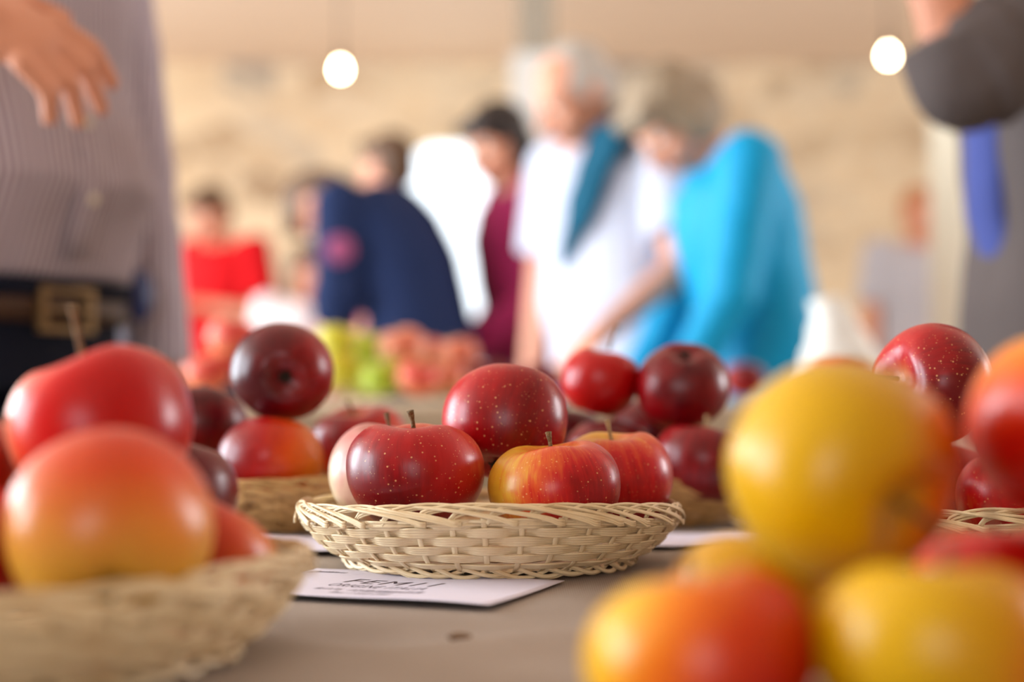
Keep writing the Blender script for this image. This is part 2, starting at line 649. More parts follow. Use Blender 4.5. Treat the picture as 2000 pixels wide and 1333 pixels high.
def make_basket_meshes():
    R = random.Random(5)
    side = Strands()
    ROWS = 6
    SEG = NST * 9

    def wall_pt(th, s, dr):
        h = rim_h(th)
        z = 0.0055 + s * (h - 0.0055 - 0.0035)
        return pol(th, wall_r(s) + dr, z)
    # horizontal weavers: each a flat bundle of four thin straws passing over and under the stakes
    for r in range(ROWS):
        s = (r + 0.5) / ROWS
        ph = r * PI
        jit = [R.uniform(-1, 1) for _ in range(NST)]
        rings = []
        for i in range(SEG):
            th = 2 * PI * i / SEG
            q = th * NST / 2 + ph
            over = math.cos(q)
            k = i / SEG * NST
            j = jit[int(k) % NST] * (1 - k % 1) + jit[(int(k) + 1) % NST] * (k % 1)
            dr = 0.0017 * max(-1, min(1, over * 1.5)) + 0.0002 * j
            w = 0.0060 * (0.80 + 0.28 * (over * 0.5 + 0.5)) * (1 + 0.07 * j)
            ds = 0.014 * j
            c = wall_pt(th, s + ds, dr)
            up = (wall_pt(th, s + 0.08, dr) - wall_pt(th, s - 0.08, dr)).normalized()
            tan = Vector((math.cos(th), math.sin(th), 0))
            out = tan.cross(up)
            if out.dot(pol(th, 1, 0)) < 0:
                out = -out
            ring = []
            NB = 4
            PTS = 17
            for a in range(PTS):
                v = a / (PTS - 1)
                bump = abs(math.sin(v * NB * PI)) ** 0.6
                ring.append(c + up * ((v - 0.5) * w) + out * (0.00025 + 0.00034 * bump))
            for a in range(3):
                v = 1 - a / 2
                ring.append(c + up * ((v - 0.5) * w * 0.96) - out * 0.0004)
            rings.append(ring)
        side.add(rings, True, 6.0, R.uniform(0, 20))
    # stakes
    for i in range(NST):
        th0 = 2 * PI * (i + 0.0) / NST
        lean = R.uniform(-0.02, 0.02)
        pts = []
        for a in range(11):
            s = -0.12 + 1.14 * a / 10
            pts.append(wall_pt(th0 + lean * s, max(s, 0), 0.0008) if s >= 0 else pol(th0, RB - 0.001, 0.0035))
        side.strip(pts, lambda k, t=th0: pol(t, 1, 0), 0.0031, 0.0010, R.uniform(0, 20), 0.5)
    # braided rim: every stake bends over and runs along the rim past its neighbours
    rim = Strands()
    span = 4.6 * 2 * PI / NST
    for i in range(NST):
        th0 = 2 * PI * i / NST + R.uniform(-0.02, 0.02)
        up_j = R.uniform(-0.0006, 0.0014)
        sp = span * R.uniform(0.85, 1.2)
        for q in range(3):
            off = (q - 1) * 0.00135 * R.uniform(0.8, 1.2)
            wob = R.uniform(0, 6.28)
            pts, outs = [], []
            for a in range(29):
                s = a / 28
                th = th0 + sp * s
                hump = math.sin(PI * min(1.0, s * 1.04) ** 0.62)
                zz = -0.0046 + 0.0078 * max(hump, 0) ** 0.7 - 0.0010 * s + 0.0003 * math.sin(9 * s + wob)
                inn = math.exp(-((s - 0.30) / 0.17) ** 2)
                dr = 0.0004 - 0.0030 * inn + 0.0022 * max(0, s - 0.50) / 0.50
                p = pol(th, RT + 0.0006 + dr + off * 0.5 * math.sin(PI * s), rim_h(th) + zz + up_j * math.sin(PI * s) + off * math.cos(PI * s * 0.8))
                pts.append(p)
                outs.append((pol(th, 1, 0.45)).normalized())
            w = 0.0015 if q != 1 else 0.0018
            rim.strip(pts, lambda k, o=outs: o[k], w, 0.0010, R.uniform(0, 20), 0.8, seg=7)
    # two thin straws circling under the braid
    for zoff, ph in ((-0.0045, 0.0), (-0.0062, PI)):
        pts = []
        n = NST * 6
        for a in range(n):
            th = 2 * PI * a / n
            pts.append(pol(th, RT + 0.0012 * math.cos(th * NST / 2 + ph) - 0.0004, rim_h(th) + zoff))
        rim.strip(pts, lambda k, nn=n: pol(2 * PI * k / nn, 1, 0), 0.0018, 0.0009, R.uniform(0, 20), 5.0, True, 6)
    # foot: stake tails looped under the last weaver
    foot = Strands()
    for i in range(NST):
        th0 = 2 * PI * i / NST
        low = R.uniform(0.0, 0.0016) if i % 4 else 0.0
        for q in range(2):
            pts = []
            sp = 2.5 * 2 * PI / NST * R.uniform(0.9, 1.15)
            for a in range(17):
                s = a / 16
                th = th0 + sp * s
                zz = 0.0062 - (0.0055 - low) * math.sin(PI * s) ** 1.3 + 0.0009 * q
                pts.append(pol(th, RB + 0.0032 - 0.0035 * s + 0.0012 * math.sin(PI * s) + 0.0008 * q, max(zz, 0.0008)))
            foot.strip(pts, lambda k, t=th0: (pol(t, 1, 0.5)).normalized(), 0.0023 if q else 0.0017, 0.0009, R.uniform(0, 20), 0.6, seg=7)
    # floor of the basket: flat rings and spokes
    base = Strands()
    r = 0.008
    while r < RB:
        n = max(24, int(r * 1200))
        pts = []
        wv = max(6, int(r * 210) // 2 * 2)
        for a in range(n):
            th = 2 * PI * a / n
            pts.append(pol(th, r, 0.0048 + 0.0006 * math.cos(th * wv / 2 + r * 900)))
        base.strip(pts, lambda k: Vector((0, 0, 1)), 0.0048, 0.0010, R.uniform(0, 20), 3.0, True, 6)
        r += 0.0047
    for i in range(NST // 2):
        th = 2 * PI * i / NST
        base.strip([pol(th, RB * (1 - 2 * a / 8), 0.0042) for a in range(9)], lambda k: Vector((0, 0, 1)), 0.0026, 0.0010, R.uniform(0, 20), 1.0, seg=6)
    return [(n, s.mesh(n)) for n, s in (('wicker_wall', side), ('braided_rim', rim), ('foot_braid', foot), ('wicker_base', base))]


BASKET = make_basket_meshes()


def basket(x, y, rz, label, z=TABLE_Z, scale=1.0, name='wicker_basket', group=None, mat='straw'):
    b = empty(name, (x, y, z), rz)
    b.scale = (scale,) * 3
    tag(b, label, 'basket', group)
    for n, me in BASKET:
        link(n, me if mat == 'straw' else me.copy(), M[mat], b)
    return b


# ------------------------------------------------------------------ apples


def apple_mesh(seed):
    R = random.Random(seed)
    nu, nv = 72, 46
    hz, dt, wt = 0.90, R.uniform(0.30, 0.36), R.uniform(0.36, 0.42)
    db, wb_ = 0.20, 0.30
    ph = R.uniform(0, 2 * PI)
    t1, t2 = R.uniform(0, 2 * PI), R.uniform(0, 2 * PI)
    tilt = R.uniform(0.05, 0.10)
    rings = []
    for j in range(nv + 1):
        t = PI * j / nv
        t = max(0.004, min(PI - 0.004, t))
        sx = math.sin(t)
        ring = []
        for k in range(nu):
            p = 2 * PI * k / nu
            lob = math.cos(5 * p + ph)
            c = math.cos(t)
            x = sx ** 0.92 * (1 + 0.05 * c)
            if c > 0:
                z = hz * abs(c) ** 0.92 - dt * math.exp(-(sx / wt) ** 2 * 1.15)
            else:
                z = -hz * abs(c) ** 0.95 + db * math.exp(-(sx / wb_) ** 2)
            low = max(0.0, -c)
            z += 0.032 * math.cos(3 * p + t1) * max(0.0, c) ** 0.5 * math.exp(-((sx - 0.48) / 0.26) ** 2)
            x *= 1 + 0.012 * lob * (0.4 + low) + 0.022 * math.cos(2 * p + t1)
            z += 0.030 * lob * low * sx * math.exp(-((sx - 0.45) / 0.25) ** 2) + tilt * sx * math.cos(p + t2) * max(0.0, c) ** 0.5
            q = Vector((x * math.cos(p), x * math.sin(p), z))
            q *= 1 + 0.018 * noise.noise(q * 1.3 + Vector((seed, 0, 0)))
            ring.append(q)
        rings.append(ring)
    m = MB()
    m.ring_loft(rings)
    me = m.mesh('apple')
    return me, hz - dt


def stem_mesh(seed, z0):
    R = random.Random(seed)
    bend = R.uniform(0.05, 0.14)
    a = R.uniform(0, 2 * PI)
    L = R.uniform(0.42, 0.50)
    pts, rad = [], []
    for i in range(11):
        s = i / 10
        pts.append((bend * s * s * math.cos(a), bend * s * s * math.sin(a), z0 - 0.05 + L * s))
        rad.append(0.040 - 0.008 * math.sin(PI * s) + (0.014 if s > 0.9 else (0.008 if s > 0.75 else 0)))
    m = MB()
    m.tube(pts, rad, 10)
    return m.mesh('stem')


def calyx_mesh():
    m = MB()
    for k in range(5):
        p = 2 * PI * k / 5
        c, s = math.cos(p), math.sin(p)
        n = Vector((c, s, 0))
        t = Vector((-s, c, 0))
        z = -0.70
        rings = []
        for i in range(6):
            u = i / 5
            w = 0.055 * math.sin(PI * min(1, u * 0.75 + 0.25)) + 0.004
            o = n * (0.02 + 0.13 * u) + Vector((0, 0, z - 0.10 * math.sin(u * 2.2)))
            rings.append([o + t * w, o + Vector((0, 0, 0.014)), o - t * w, o - Vector((0, 0, 0.014))])
        m.ring_loft(rings)
    m.cone((0, 0, -0.66), (0, 0, -0.74), 0.05, 0.03, 8)
    return m.mesh('calyx')


VAR = []
for sd in (3, 8, 14, 21, 33):
    me, z0 = apple_mesh(sd)
    VAR.append((me, stem_mesh(sd, z0)))
CALYX = calyx_mesh()

# skin colour sets: ground, mid, red, dark
CREAM = (rgb(222, 200, 164), rgb(206, 146, 136), rgb(190, 84, 96), rgb(140, 14, 36))
KIND = {
    'striped': (rgb(214, 160, 44), rgb(206, 84, 34), rgb(188, 16, 20), rgb(140, 2, 12)),
    'crimson': (rgb(206, 104, 60), rgb(182, 24, 26), rgb(160, 0, 10), rgb(108, 0, 8)),
    'blush': CREAM,
    'dark': (rgb(200, 70, 20), rgb(150, 4, 12), rgb(112, 0, 10), rgb(70, 0, 10)),
    'ember': (rgb(214, 110, 20), rgb(206, 70, 10), rgb(168, 14, 8), rgb(120, 0, 10)),
    'scarlet': (rgb(230, 206, 160), rgb(226, 70, 40), rgb(204, 6, 8), rgb(170, 0, 4)),
    'peach': (rgb(206, 150, 50), rgb(212, 124, 50), rgb(206, 70, 22), rgb(190, 34, 10)),
    'coral': (rgb(222, 200, 80), rgb(214, 120, 50), rgb(196, 66, 26), rgb(168, 30, 12)),
    'yellow': (rgb(204, 156, 4), rgb(200, 142, 2), rgb(204, 92, 4), rgb(188, 34, 2)),
    'tan': (rgb(240, 208, 168), rgb(230, 176, 134), rgb(216, 130, 96), rgb(200, 90, 70)),
    'orange': (rgb(224, 168, 20), rgb(222, 110, 10), rgb(206, 60, 6), rgb(176, 14, 4)),
    'lime': (rgb(206, 222, 120), rgb(190, 210, 80), rgb(150, 178, 30), rgb(196, 150, 50)),
    'lemon': (rgb(240, 232, 140), rgb(230, 220, 100), rgb(196, 190, 30), rgb(190, 150, 40)),
    'salmon': (rgb(238, 190, 130), rgb(232, 140, 100), rgb(222, 90, 74), rgb(190, 40, 40)),
}
apple_count = [0]


def apple(px, py, Y, wpx, axis, spin, var, kind, label, group, squat=1.0, blush=(0.2, -0.6, 0.5), stem=True, pale=False, calyx=True, loc=None, name='apple', vert=None, stem_k=1.0, **kw):
    apple_count[0] += 1
    P = at(px, py, Y) if loc is None else Vector(loc)
    r = wpx * Y / FPX / 2
    me0, st0 = VAR[var]
    q = Vector((0, 0, 1)).rotation_difference(Vector(axis).normalized()) @ Quaternion((0, 0, 1), spin)
    if vert:
        az = Vector(axis).normalized()
        ax = (Vector((0, 0, 1)) - az * az.z).normalized()
        q = Matrix((ax, az.cross(ax), az)).transposed().to_quaternion()
    me = me0.copy()
    d = q.inverted() @ Vector(blush)
    kw.setdefault('seed', apple_count[0] * 0.37)
    mat = apple_mat(*KIND[kind], d, **kw)
    o = link(name, me, mat)
    o.location = P
    o.rotation_mode = 'QUATERNION'
    o.rotation_quaternion = q
    o.scale = (r * (vert or 1.0), r, r * squat)
    tag(o, label, 'apple', group)
    if stem:
        link('stem', st0.copy(), M['stem_pale'] if pale else M['stem'], o).scale = (1, 1, stem_k)
    if calyx:
        link('calyx', CALYX, M['calyx'], o)
    return o


G_MAIN = 'red speckled apples in the sharp centre basket'
# --- centre basket
basket(-0.013, 0.925, 0.0, 'pale straw basket in sharp focus holding red speckled apples, white card before it')
apple(811, 924, 0.873, 274, (-0.03, 0.02, 1), 0.6, 0, 'crimson', 'big dark red speckled apple with upright stem, front left in the sharp centre basket', G_MAIN, 0.90,
      blush=(-0.75, -0.55, -0.45), k=0.46, bias=0.56, streak=0.18, blotch=0.36)
apple(1084, 955, 0.862, 254, (-0.10, 0.03, 1), 2.0, 1, 'striped', 'red apple with yellow patch and short stem, front right in the sharp centre basket', G_MAIN, 0.90,
      blush=(0.88, -0.35, -0.25), k=0.55, bias=0.43, streak=0.32, blotch=0.50)
apple(1203, 936, 0.940, 228, (-0.12, -0.05, 1), 4.0, 2, 'striped', 'red and gold apple with pale tilted stem, rightmost in the sharp centre basket', G_MAIN, 1.0,
      blush=(0.55, -0.45, -0.70), k=0.50, bias=0.50, streak=0.32, blotch=0.45, pale=True)
apple(985, 826, 0.925, 242, (0.15, 0.5, 0.85), 1.0, 3, 'crimson', 'red speckled apple resting on top of the others in the sharp centre basket', G_MAIN, 1.0,
      blush=(0.25, -0.8, 0.0), k=0.45, bias=0.48, streak=0.15, blotch=0.20, stem=False)
apple(754, 925, 0.962, 226, (0.10, -0.05, 1), 5.2, 4, 'blush', 'pale pink and cream apple behind the dark one in the sharp centre basket', G_MAIN, 1.04,
      blush=(0.75, -0.3, 0.55), k=0.45, bias=0.44, streak=0.15, blotch=0.3, dots=0.5)

# --- near left basket
basket(-0.191, 0.608, 1.25, 'blurred straw basket of peach and red apples, near left corner of the table')
G_L = 'peach and red apples in the near left basket'
apple(215, 1040, 0.545, 402, (-0.2, 0.75, 0.62), 0.3, 1, 'peach', 'large peach orange apple lying on its side at the front of the near left basket', G_L, 1.0,
      blush=(0.1, -0.1, 1.0), k=0.60, bias=0.22, streak=0.08, blotch=0.15, dots=0.0)
apple(197, 836, 0.625, 360, (-0.28, 0.05, 1), 1.2, 2, 'scarlet', 'bright scarlet apple with long stem on top of the near left basket', G_L, 1.0,
      blush=(0.75, -0.6, 0.0), k=0.6, bias=0.46, streak=0.06, blotch=0.12, dots=0.0, stem_k=1.35)
apple(382, 1102, 0.625, 336, (0.55, 0.3, 0.7), 2.2, 3, 'coral', 'coral red apple with yellow patch at the right rim of the near left basket', G_L, 0.95,
      blush=(-0.75, -0.5, 0.45), k=0.55, bias=0.62, streak=0.10, blotch=0.15, dots=0.0)
apple(312, 978, 0.695, 300, (0.1, 0.2, 1), 3.2, 4, 'dark', 'dark red apple at the back of the near left basket', G_L, 0.95,
      blush=(0.2, -0.8, 0.3), k=0.2, bias=0.6, streak=0.10, blotch=0.15, dots=0.3)
apple(-130, 930, 0.64, 336, (-0.2, 0.2, 1), 0.2, 0, 'orange', 'orange red apple cut by the frame, upper of two in the near left basket', G_L, 0.95,
      blush=(0.4, -0.3, 0.8), k=0.5, bias=0.55, dots=0.0)
apple(-126, 1092, 0.565, 372, (-0.3, 0.1, 1), 4.2, 1, 'scarlet', 'red apple cut by the frame, lower of two in the near left basket', G_L, 0.95,
      blush=(0.6, -0.6, 0.3), k=0.4, bias=0.65, dots=0.0)

# --- back left basket
basket(at(573, 900, 1.19).x, 1.19, 0.9, 'straw basket coloured darker for shade, with dark red and orange apples, behind the sharp basket at left', mat='shaded_straw')
G_BL = 'dark red apples in the back left basket'
apple(552, 727, 1.135, 198, (-0.2, 0.95, 0.12), 0.3, 2, 'dark', 'very dark red apple on top of the back left basket, its hollow facing forward', G_BL, 1.0,
      blush=(-0.7, -0.5, 0.0), k=0.35, bias=0.66, streak=0.12, blotch=0.3, dots=0.0, stem=False)
apple(527, 905, 1.12, 207, (0.1, 0.5, 0.9), 1.1, 1, 'ember', 'red apple with orange right cheek at the front of the back left basket', G_BL, 0.95,
      blush=(-0.85, -0.3, 0.2), k=0.62, bias=0.44, streak=0.10, blotch=0.15, dots=0.0)
apple(392, 832, 1.21, 178, (0, 0.3, 1), 2.1, 0, 'dark', 'dark red apple at the left edge of the back left basket', G_BL, 0.95, dots=0.0, k=0.3, bias=0.58)
apple(704, 866, 1.24, 184, (-0.2, -0.2, 0.9), 5.1, 3, 'ember', 'red apple with golden band at the right edge of the back left basket', G_BL, 0.95,
      blush=(-0.3, -0.3, 0.8), k=0.55, bias=0.48, dots=0.0)
apple(420, 925, 1.20, 148, (0, 0.1, 1), 3.1, 4, 'dark', 'dark red apple low down at the left in the back left basket', G_BL, 0.92, dots=0.0, k=0.3, bias=0.6, loc=(-0.205, 1.245, 0.783))

# --- back right basket
basket(at(1262, 900, 1.235).x, 1.235, 2.0, 'straw basket coloured darker for shade, holding dark crimson apples, behind the sharp basket at right', mat='shaded_straw')
G_BR = 'crimson apples in the back right basket'
apple(1172, 745, 1.215, 154, (0.28, -0.05, 1), 0.5, 1, 'scarlet', 'bright red apple with thin stem on top of the back right basket', G_BR, 1.02,
      blush=(0.3, -0.7, 0.1), k=0.25, bias=0.8, streak=0.06, blotch=0.10, dots=0.15, stem_k=1.5)
apple(1334, 754, 1.195, 182, (0.0, 0.5, -0.86), 1.5, 0, 'dark', 'glossy dark crimson apple on top of the back right basket, hollow facing forward', G_BR, 1.0,
      blush=(0.1, -0.6, 0.3), k=0.3, bias=0.52, streak=0.10, dots=0.0, stem=False)
apple(1190, 886, 1.19, 164, (0.1, 0.2, 1), 2.5, 2, 'dark', 'dark red apple low at the left in the back right basket', G_BR, 0.95, dots=0.0, k=0.3, bias=0.5)
apple(1372, 905, 1.15, 194, (0.12, 0.1, 1), 3.5, 3, 'dark', 'dark crimson apple with pale stem, front right in the back right basket', G_BR, 0.95,
      blush=(0.6, -0.6, 0.1), dots=0.0, k=0.3, bias=0.55, pale=True)
apple(1268, 850, 1.30, 160, (0.1, 0.2, 1), 4.5, 4, 'dark', 'shaded dark apple behind the others in the back right basket', G_BR, 0.95, dots=0.0, k=0.3, bias=0.6)
apple(1100, 862, 1.29, 158, (0.1, 0.2, 1), 5.5, 1, 'dark', 'shaded dark apple at the far left of the back right basket', G_BR, 0.95, dots=0.0, k=0.3, bias=0.6)

# --- right basket level with the centre one
basket(0.262, 0.955, 1.3, 'straw basket of red apples mostly hidden behind the yellow apple pile')
G_RM = 'red apples in the basket behind the yellow pile'
apple(1822, 752, 0.905, 244, (-0.88, -0.36, 0.12), 0.8, 0, 'crimson', 'sharp red speckled apple with stem pointing sideways, behind the yellow pile', G_RM, 0.97,
      blush=(0.55, -0.6, -0.2), k=0.35, bias=0.68, streak=0.18, blotch=0.25, dots=1.0, stem_k=1.3)
apple(1745, 905, 0.90, 238, (0.05, 0.1, 1), 1.8, 1, 'crimson', 'red apple hidden below the sideways one, behind the yellow pile', G_RM, 0.97, k=0.3, bias=0.6, loc=(0.203, 0.905, 0.789))
apple(1935, 915, 0.885, 238, (-0.05, 0.1, 1), 2.8, 2, 'striped', 'red apple right below the sideways one, behind the yellow pile', G_RM, 0.97, k=0.4, bias=0.65, loc=(0.292, 0.905, 0.789))
apple(1845, 905, 0.985, 228, (0.0, 0.1, 1), 3.8, 3, 'crimson', 'red apple furthest back in the basket behind the yellow pile', G_RM, 0.97, k=0.3, bias=0.6, loc=(0.270, 0.990, 0.789))

# --- yellow and orange apples heaped in the near right corner
G_Y = 'yellow and orange apples heaped at the near right'
apple(1641, 915, 0.49, 492, (0.62, -0.62, -0.42), 0.2, 2, 'yellow', 'big yellow apple with orange right cheek on top of the near right pile', G_Y, 0.93, vert=0.86,
      blush=(0.95, -0.1, -0.1), k=0.75, bias=0.10, streak=0.05, blotch=0.12, dots=0.0, stem=True)
apple(1364, 1290, 0.44, 452, (-0.15, 0.2, 1), 1.2, 1, 'orange', 'orange red apple with yellow shoulder, front left of the near right pile', G_Y, 0.95,
      blush=(0.80, -0.50, -0.30), k=0.62, bias=0.38, streak=0.06, blotch=0.15, dots=0.0)
apple(1832, 1276, 0.43, 490, (0.12, 0.25, 1), 2.2, 3, 'yellow', 'yellow apple with orange flank, front right of the near right pile', G_Y, 0.88,
      blush=(0.95, -0.2, -0.2), k=0.62, bias=0.18, streak=0.05, blotch=0.12, dots=0.0)
apple(1470, 1182, 0.55, 346, (0.1, 0.2, 1), 3.2, 0, 'yellow', 'small yellow apple half hidden behind the orange one of the near right pile', G_Y, 0.92,
      blush=(-0.9, 0.1, -0.2), k=0.5, bias=0.10, dots=0.0)
apple(1965, 1170, 0.545, 380, (-0.1, 0.1, 1), 4.2, 2, 'orange', 'red orange apple in the shade behind the front right one of the near right pile', G_Y, 0.92,
      blush=(-0.2, -0.8, 0.3), k=0.4, bias=0.75, dots=0.0)
apple(2112, 848, 0.505, 450, (0.4, 0.2, 0.8), 5.2, 4, 'orange', 'deep red apple with orange top cut by the frame edge, upper right of the pile', G_Y, 0.95,
      blush=(-0.2, -0.5, -0.85), k=0.7, bias=0.62, streak=0.05, blotch=0.12, dots=0.0)
apple(2290, 1260, 0.47, 450, (0.1, 0.2, 1), 0.7, 0, 'orange', 'orange apple at the outer right end of the near right pile', G_Y, 0.92, dots=0.0)

# ------------------------------------------------------------------ cards and crumb


def card(corner, u, v, lu, lv, label, lift, texts=()):
    """paper card: front right corner, u along the front edge, v away from the viewer; its front edge curls up by lift"""
    corner, u, v = Vector(corner), Vector(u).normalized(), Vector(v).normalized()

    def z(a, b):
        return TABLE_Z + 0.0006 + lift * max(0.0, 1 - b / (lv * 0.75)) ** 2 * (0.55 + 0.45 * math.cos((a / lu - 0.35) * PI * 0.9)) + 0.0004 * math.sin(a * 60)
    nu, nv = 28, 20
    root = empty('name_card', (corner.x, corner.y, TABLE_Z))
    tag(root, label, 'card')
    vs, fs = [], []
    for side in (0.00035, 0.0):
        for j in range(nv + 1):
            for i in range(nu + 1):
                a, b = lu * i / nu, lv * j / nv
                p = u * a + v * b
                vs.append((p.x, p.y, z(a, b) - TABLE_Z + side))
    W = nu + 1
    K = W * (nv + 1)
    for j in range(nv):
        for i in range(nu):
            a = j * W + i
            fs.append((a, a + W, a + W + 1, a + 1))
            fs.append((K + a, K + a + 1, K + a + W + 1, K + a + W))
    for i in range(nu):
        fs.append((i, i + 1, K + i + 1, K + i))
        a = nv * W + i
        fs.append((a + 1, a, K + a, K + a + 1))
    for j in range(nv):
        a = j * W
        fs.append((a + W, a, K + a, K + a + W))
        a = j * W + nu
        fs.append((a, a + W, K + a + W, K + a))
    me = bpy.data.meshes.new('card_sheet')
    me.from_pydata(vs, [], fs)
    link('card_sheet', me, M['card'], root)

    def place(tx, ty, dz, off=0.0):
        # tx to the right along the text line, measured from the card's centre; ty up the card
        a, b = lu / 2 - tx, ty
        p = u * a + v * b
        return (p.x, p.y, z(a, b) - TABLE_Z + dz)
    for txt, size, width, cx, cy, ink in texts:
        if isinstance(txt, str):
            cu = bpy.data.curves.new('t', 'FONT')
            cu.body = txt
            cu.size = size
            cu.align_x = 'CENTER'
            cu.shear = 0.25
            cu.space_character = 1.15
            to = bpy.data.objects.new('t', cu)
            C.objects.link(to)
            dg = bpy.context.evaluated_depsgraph_get()
            tm = bpy.data.meshes.new_from_object(to.evaluated_get(dg))
            bpy.data.objects.remove(to)
            xs = [p.co.x for p in tm.vertices]
            kx = width / (max(xs) - min(xs))
            for p in tm.vertices:
                p.co = place(p.co.x * kx + cx, p.co.y + cy, 0.00045)
        else:
            # lines too faint to read: broken little strokes
            R = random.Random(txt)
            vs2, fs2 = [], []
            x = cx - width / 2
            while x < cx + width / 2:
                w = R.uniform(0.0006, 0.0012)
                h = size * R.uniform(0.6, 1.0)
                if R.random() < 0.84:
                    for (q, hh) in ((0, h), (0.6, h * R.uniform(0.3, 1))):
                        b = len(vs2)
                        x1 = x + q * w
                        for (a1, b1) in ((x1, 0), (x1 + 0.00042, 0), (x1 + 0.00042 + hh * 0.25, hh), (x1 + hh * 0.25, hh)):
                            vs2.append(place(a1, cy + b1, 0.00045))
                        fs2.append((b, b + 1, b + 2, b + 3))
                x += w + R.uniform(0.0003, 0.0007)
            tm = bpy.data.meshes.new('t')
            tm.from_pydata(vs2, [], fs2)
        link('printed_line', tm, M[ink], root, False)
    return root


card((-0.0108, 0.7326, 0), (-0.936, 0.352, 0), (0.352, 0.936, 0), 0.148, 0.110,
     'white card with printed words lying half under the front of the sharp basket', 0.0022,
     (('FEM11', 0.0225, 0.0530, -0.0068, 0.0610, 'ink'), ('ORIGINE ITALIA', 0.0150, 0.0537, -0.0072, 0.0445, 'ink_grey'),
      (3, 0.0090, 0.0580, -0.0040, 0.0285, 'ink_grey'), (5, 0.0085, 0.0310, -0.0033, 0.0165, 'ink_grey'), (7, 0.0060, 0.0230, -0.0600, 0.0930, 'ink_grey')))
card((-0.075, 0.955, 0), (-0.985, 0.17, 0), (0.17, 0.985, 0), 0.148, 0.105, 'white card lying between the sharp basket and the back left basket', 0.002)
card((0.19, 0.985, 0), (-0.99, 0.12, 0), (0.12, 0.99, 0), 0.148, 0.105, 'white card lying between the sharp basket and the back right basket', 0.002)

m = MB()
c0 = at(897, 1236, 0.667)
R_ = random.Random(2)
rings = []
for j in range(9):
    t = PI * max(0.03, min(0.97, j / 8))
    rings.append([Vector((0.0036 * math.sin(t) * math.cos(2 * PI * k / 12), 0.0052 * -math.cos(t), 0.0016 * math.sin(t) * math.sin(2 * PI * k / 12))) * R_.uniform(0.8, 1.15) for k in range(12)])
m.ring_loft(rings)
crumb = m.build('dry_crumb', plain('crumb_brown', rgb(112, 84, 56), 0.8, 0.3, 300), None)
crumb.location = (c0.x, c0.y, TABLE_Z + cloth_height(c0.x, c0.y) + 0.0015)
crumb.rotation_euler = (0, 0, -1.1)
tag(crumb, 'small brown dry crumb lying alone on the linen cloth', 'crumb')

# ------------------------------------------------------------------ far display table with fruit
make_table('fruit_table', 'second display table with pale cloth, heaped with green and red apples', -1.25, 0.57, 2.12, 2.95, 0.825)
make_cloth('tablecloth', 'pale linen cloth covering the second table under heaped apples', -1.25, 0.57, 2.12, 2.95, 0.825, 0.55, M['linen_far'], 0.03)
G_F = 'apples heaped on the second table'
far = [
    # px, py, Y, wpx, kind, label
    (668, 728, 2.36, 86, 'lemon', 'pale yellow green apple beside the dark red apple on the second table'),
    (658, 668, 2.38, 84, 'lemon', 'lemon yellow apple leaning on top of the green ones on the second table'),
    (744, 740, 2.34, 84, 'lime', 'lime green apple at the front of the green heap on the second table'),
    (720, 684, 2.46, 84, 'lime', 'lime green apple at the top of the green heap on the second table'),
    (706, 745, 2.50, 80, 'lime', 'dull olive green apple deep inside the green heap on the second table'),
    (786, 682, 2.40, 100, 'tan', 'large peach coloured apple crowning the heap on the second table'),
    (816, 740, 2.31, 84, 'salmon', 'pinkish red apple below the large peach one on the second table'),
    (872, 742, 2.38, 82, 'tan', 'tan orange apple at the right foot of the peach heap'),
    (832, 692, 2.49, 80, 'tan', 'tan apple behind the large peach one on the second table'),
    (910, 740, 2.50, 82, 'crimson', 'dark red apple at the start of the red row on the second table'),
    (896, 692, 2.56, 78, 'tan', 'rosy apple raised above the red row on the second table'),
    (966, 742, 2.56, 80, 'crimson', 'dark red apple below the maroon dress on the second table'),
    (455, 660, 2.38, 96, 'salmon', 'orange red apple on top of the left heap, before the red shirt'),
    (406, 730, 2.36, 92, 'salmon', 'salmon red apple at the bottom left of the left heap'),
    (508, 726, 2.42, 90, 'scarlet', 'red apple at the bottom right of the left heap, behind the dark apple'),
    (352, 738, 2.46, 88, 'scarlet', 'red apple next to the hand of the striped shirt man'),
    (1625, 738, 2.50, 78, 'salmon', 'pale red apple on the second table right of the turquoise jacket'),
    (1660, 742, 2.36, 80, 'scarlet', 'red apple on the second table below the grey shirted distant person'),
]
for i, (px, py, Y, w, kd, lb) in enumerate(far):
    apple(px, py, Y, w, (0.25 * math.sin(i * 2.3), 0.25 * math.cos(i * 1.7), 1), i * 1.3, i % 5, kd, lb, G_F, 0.98, dots=0.0, bias=0.32 if kd in ('salmon', 'peach', 'tan') else (0.25 if kd in ('lemon', 'lime') else 0.5), streak=0.1, blotch=0.25)
# a loose row of more red fruit behind the crimson basket
for i, (px, lb) in enumerate(((1060, 'red apple on the second table before the white shirted person'),
                              (1455, 'red apple on the second table in front of the turquoise jacket'))):
    apple(px, 742, 2.5, 80, (0.1, 0.2, 1), i * 2.0, i, 'crimson', lb, G_F, 0.98, dots=0.0)
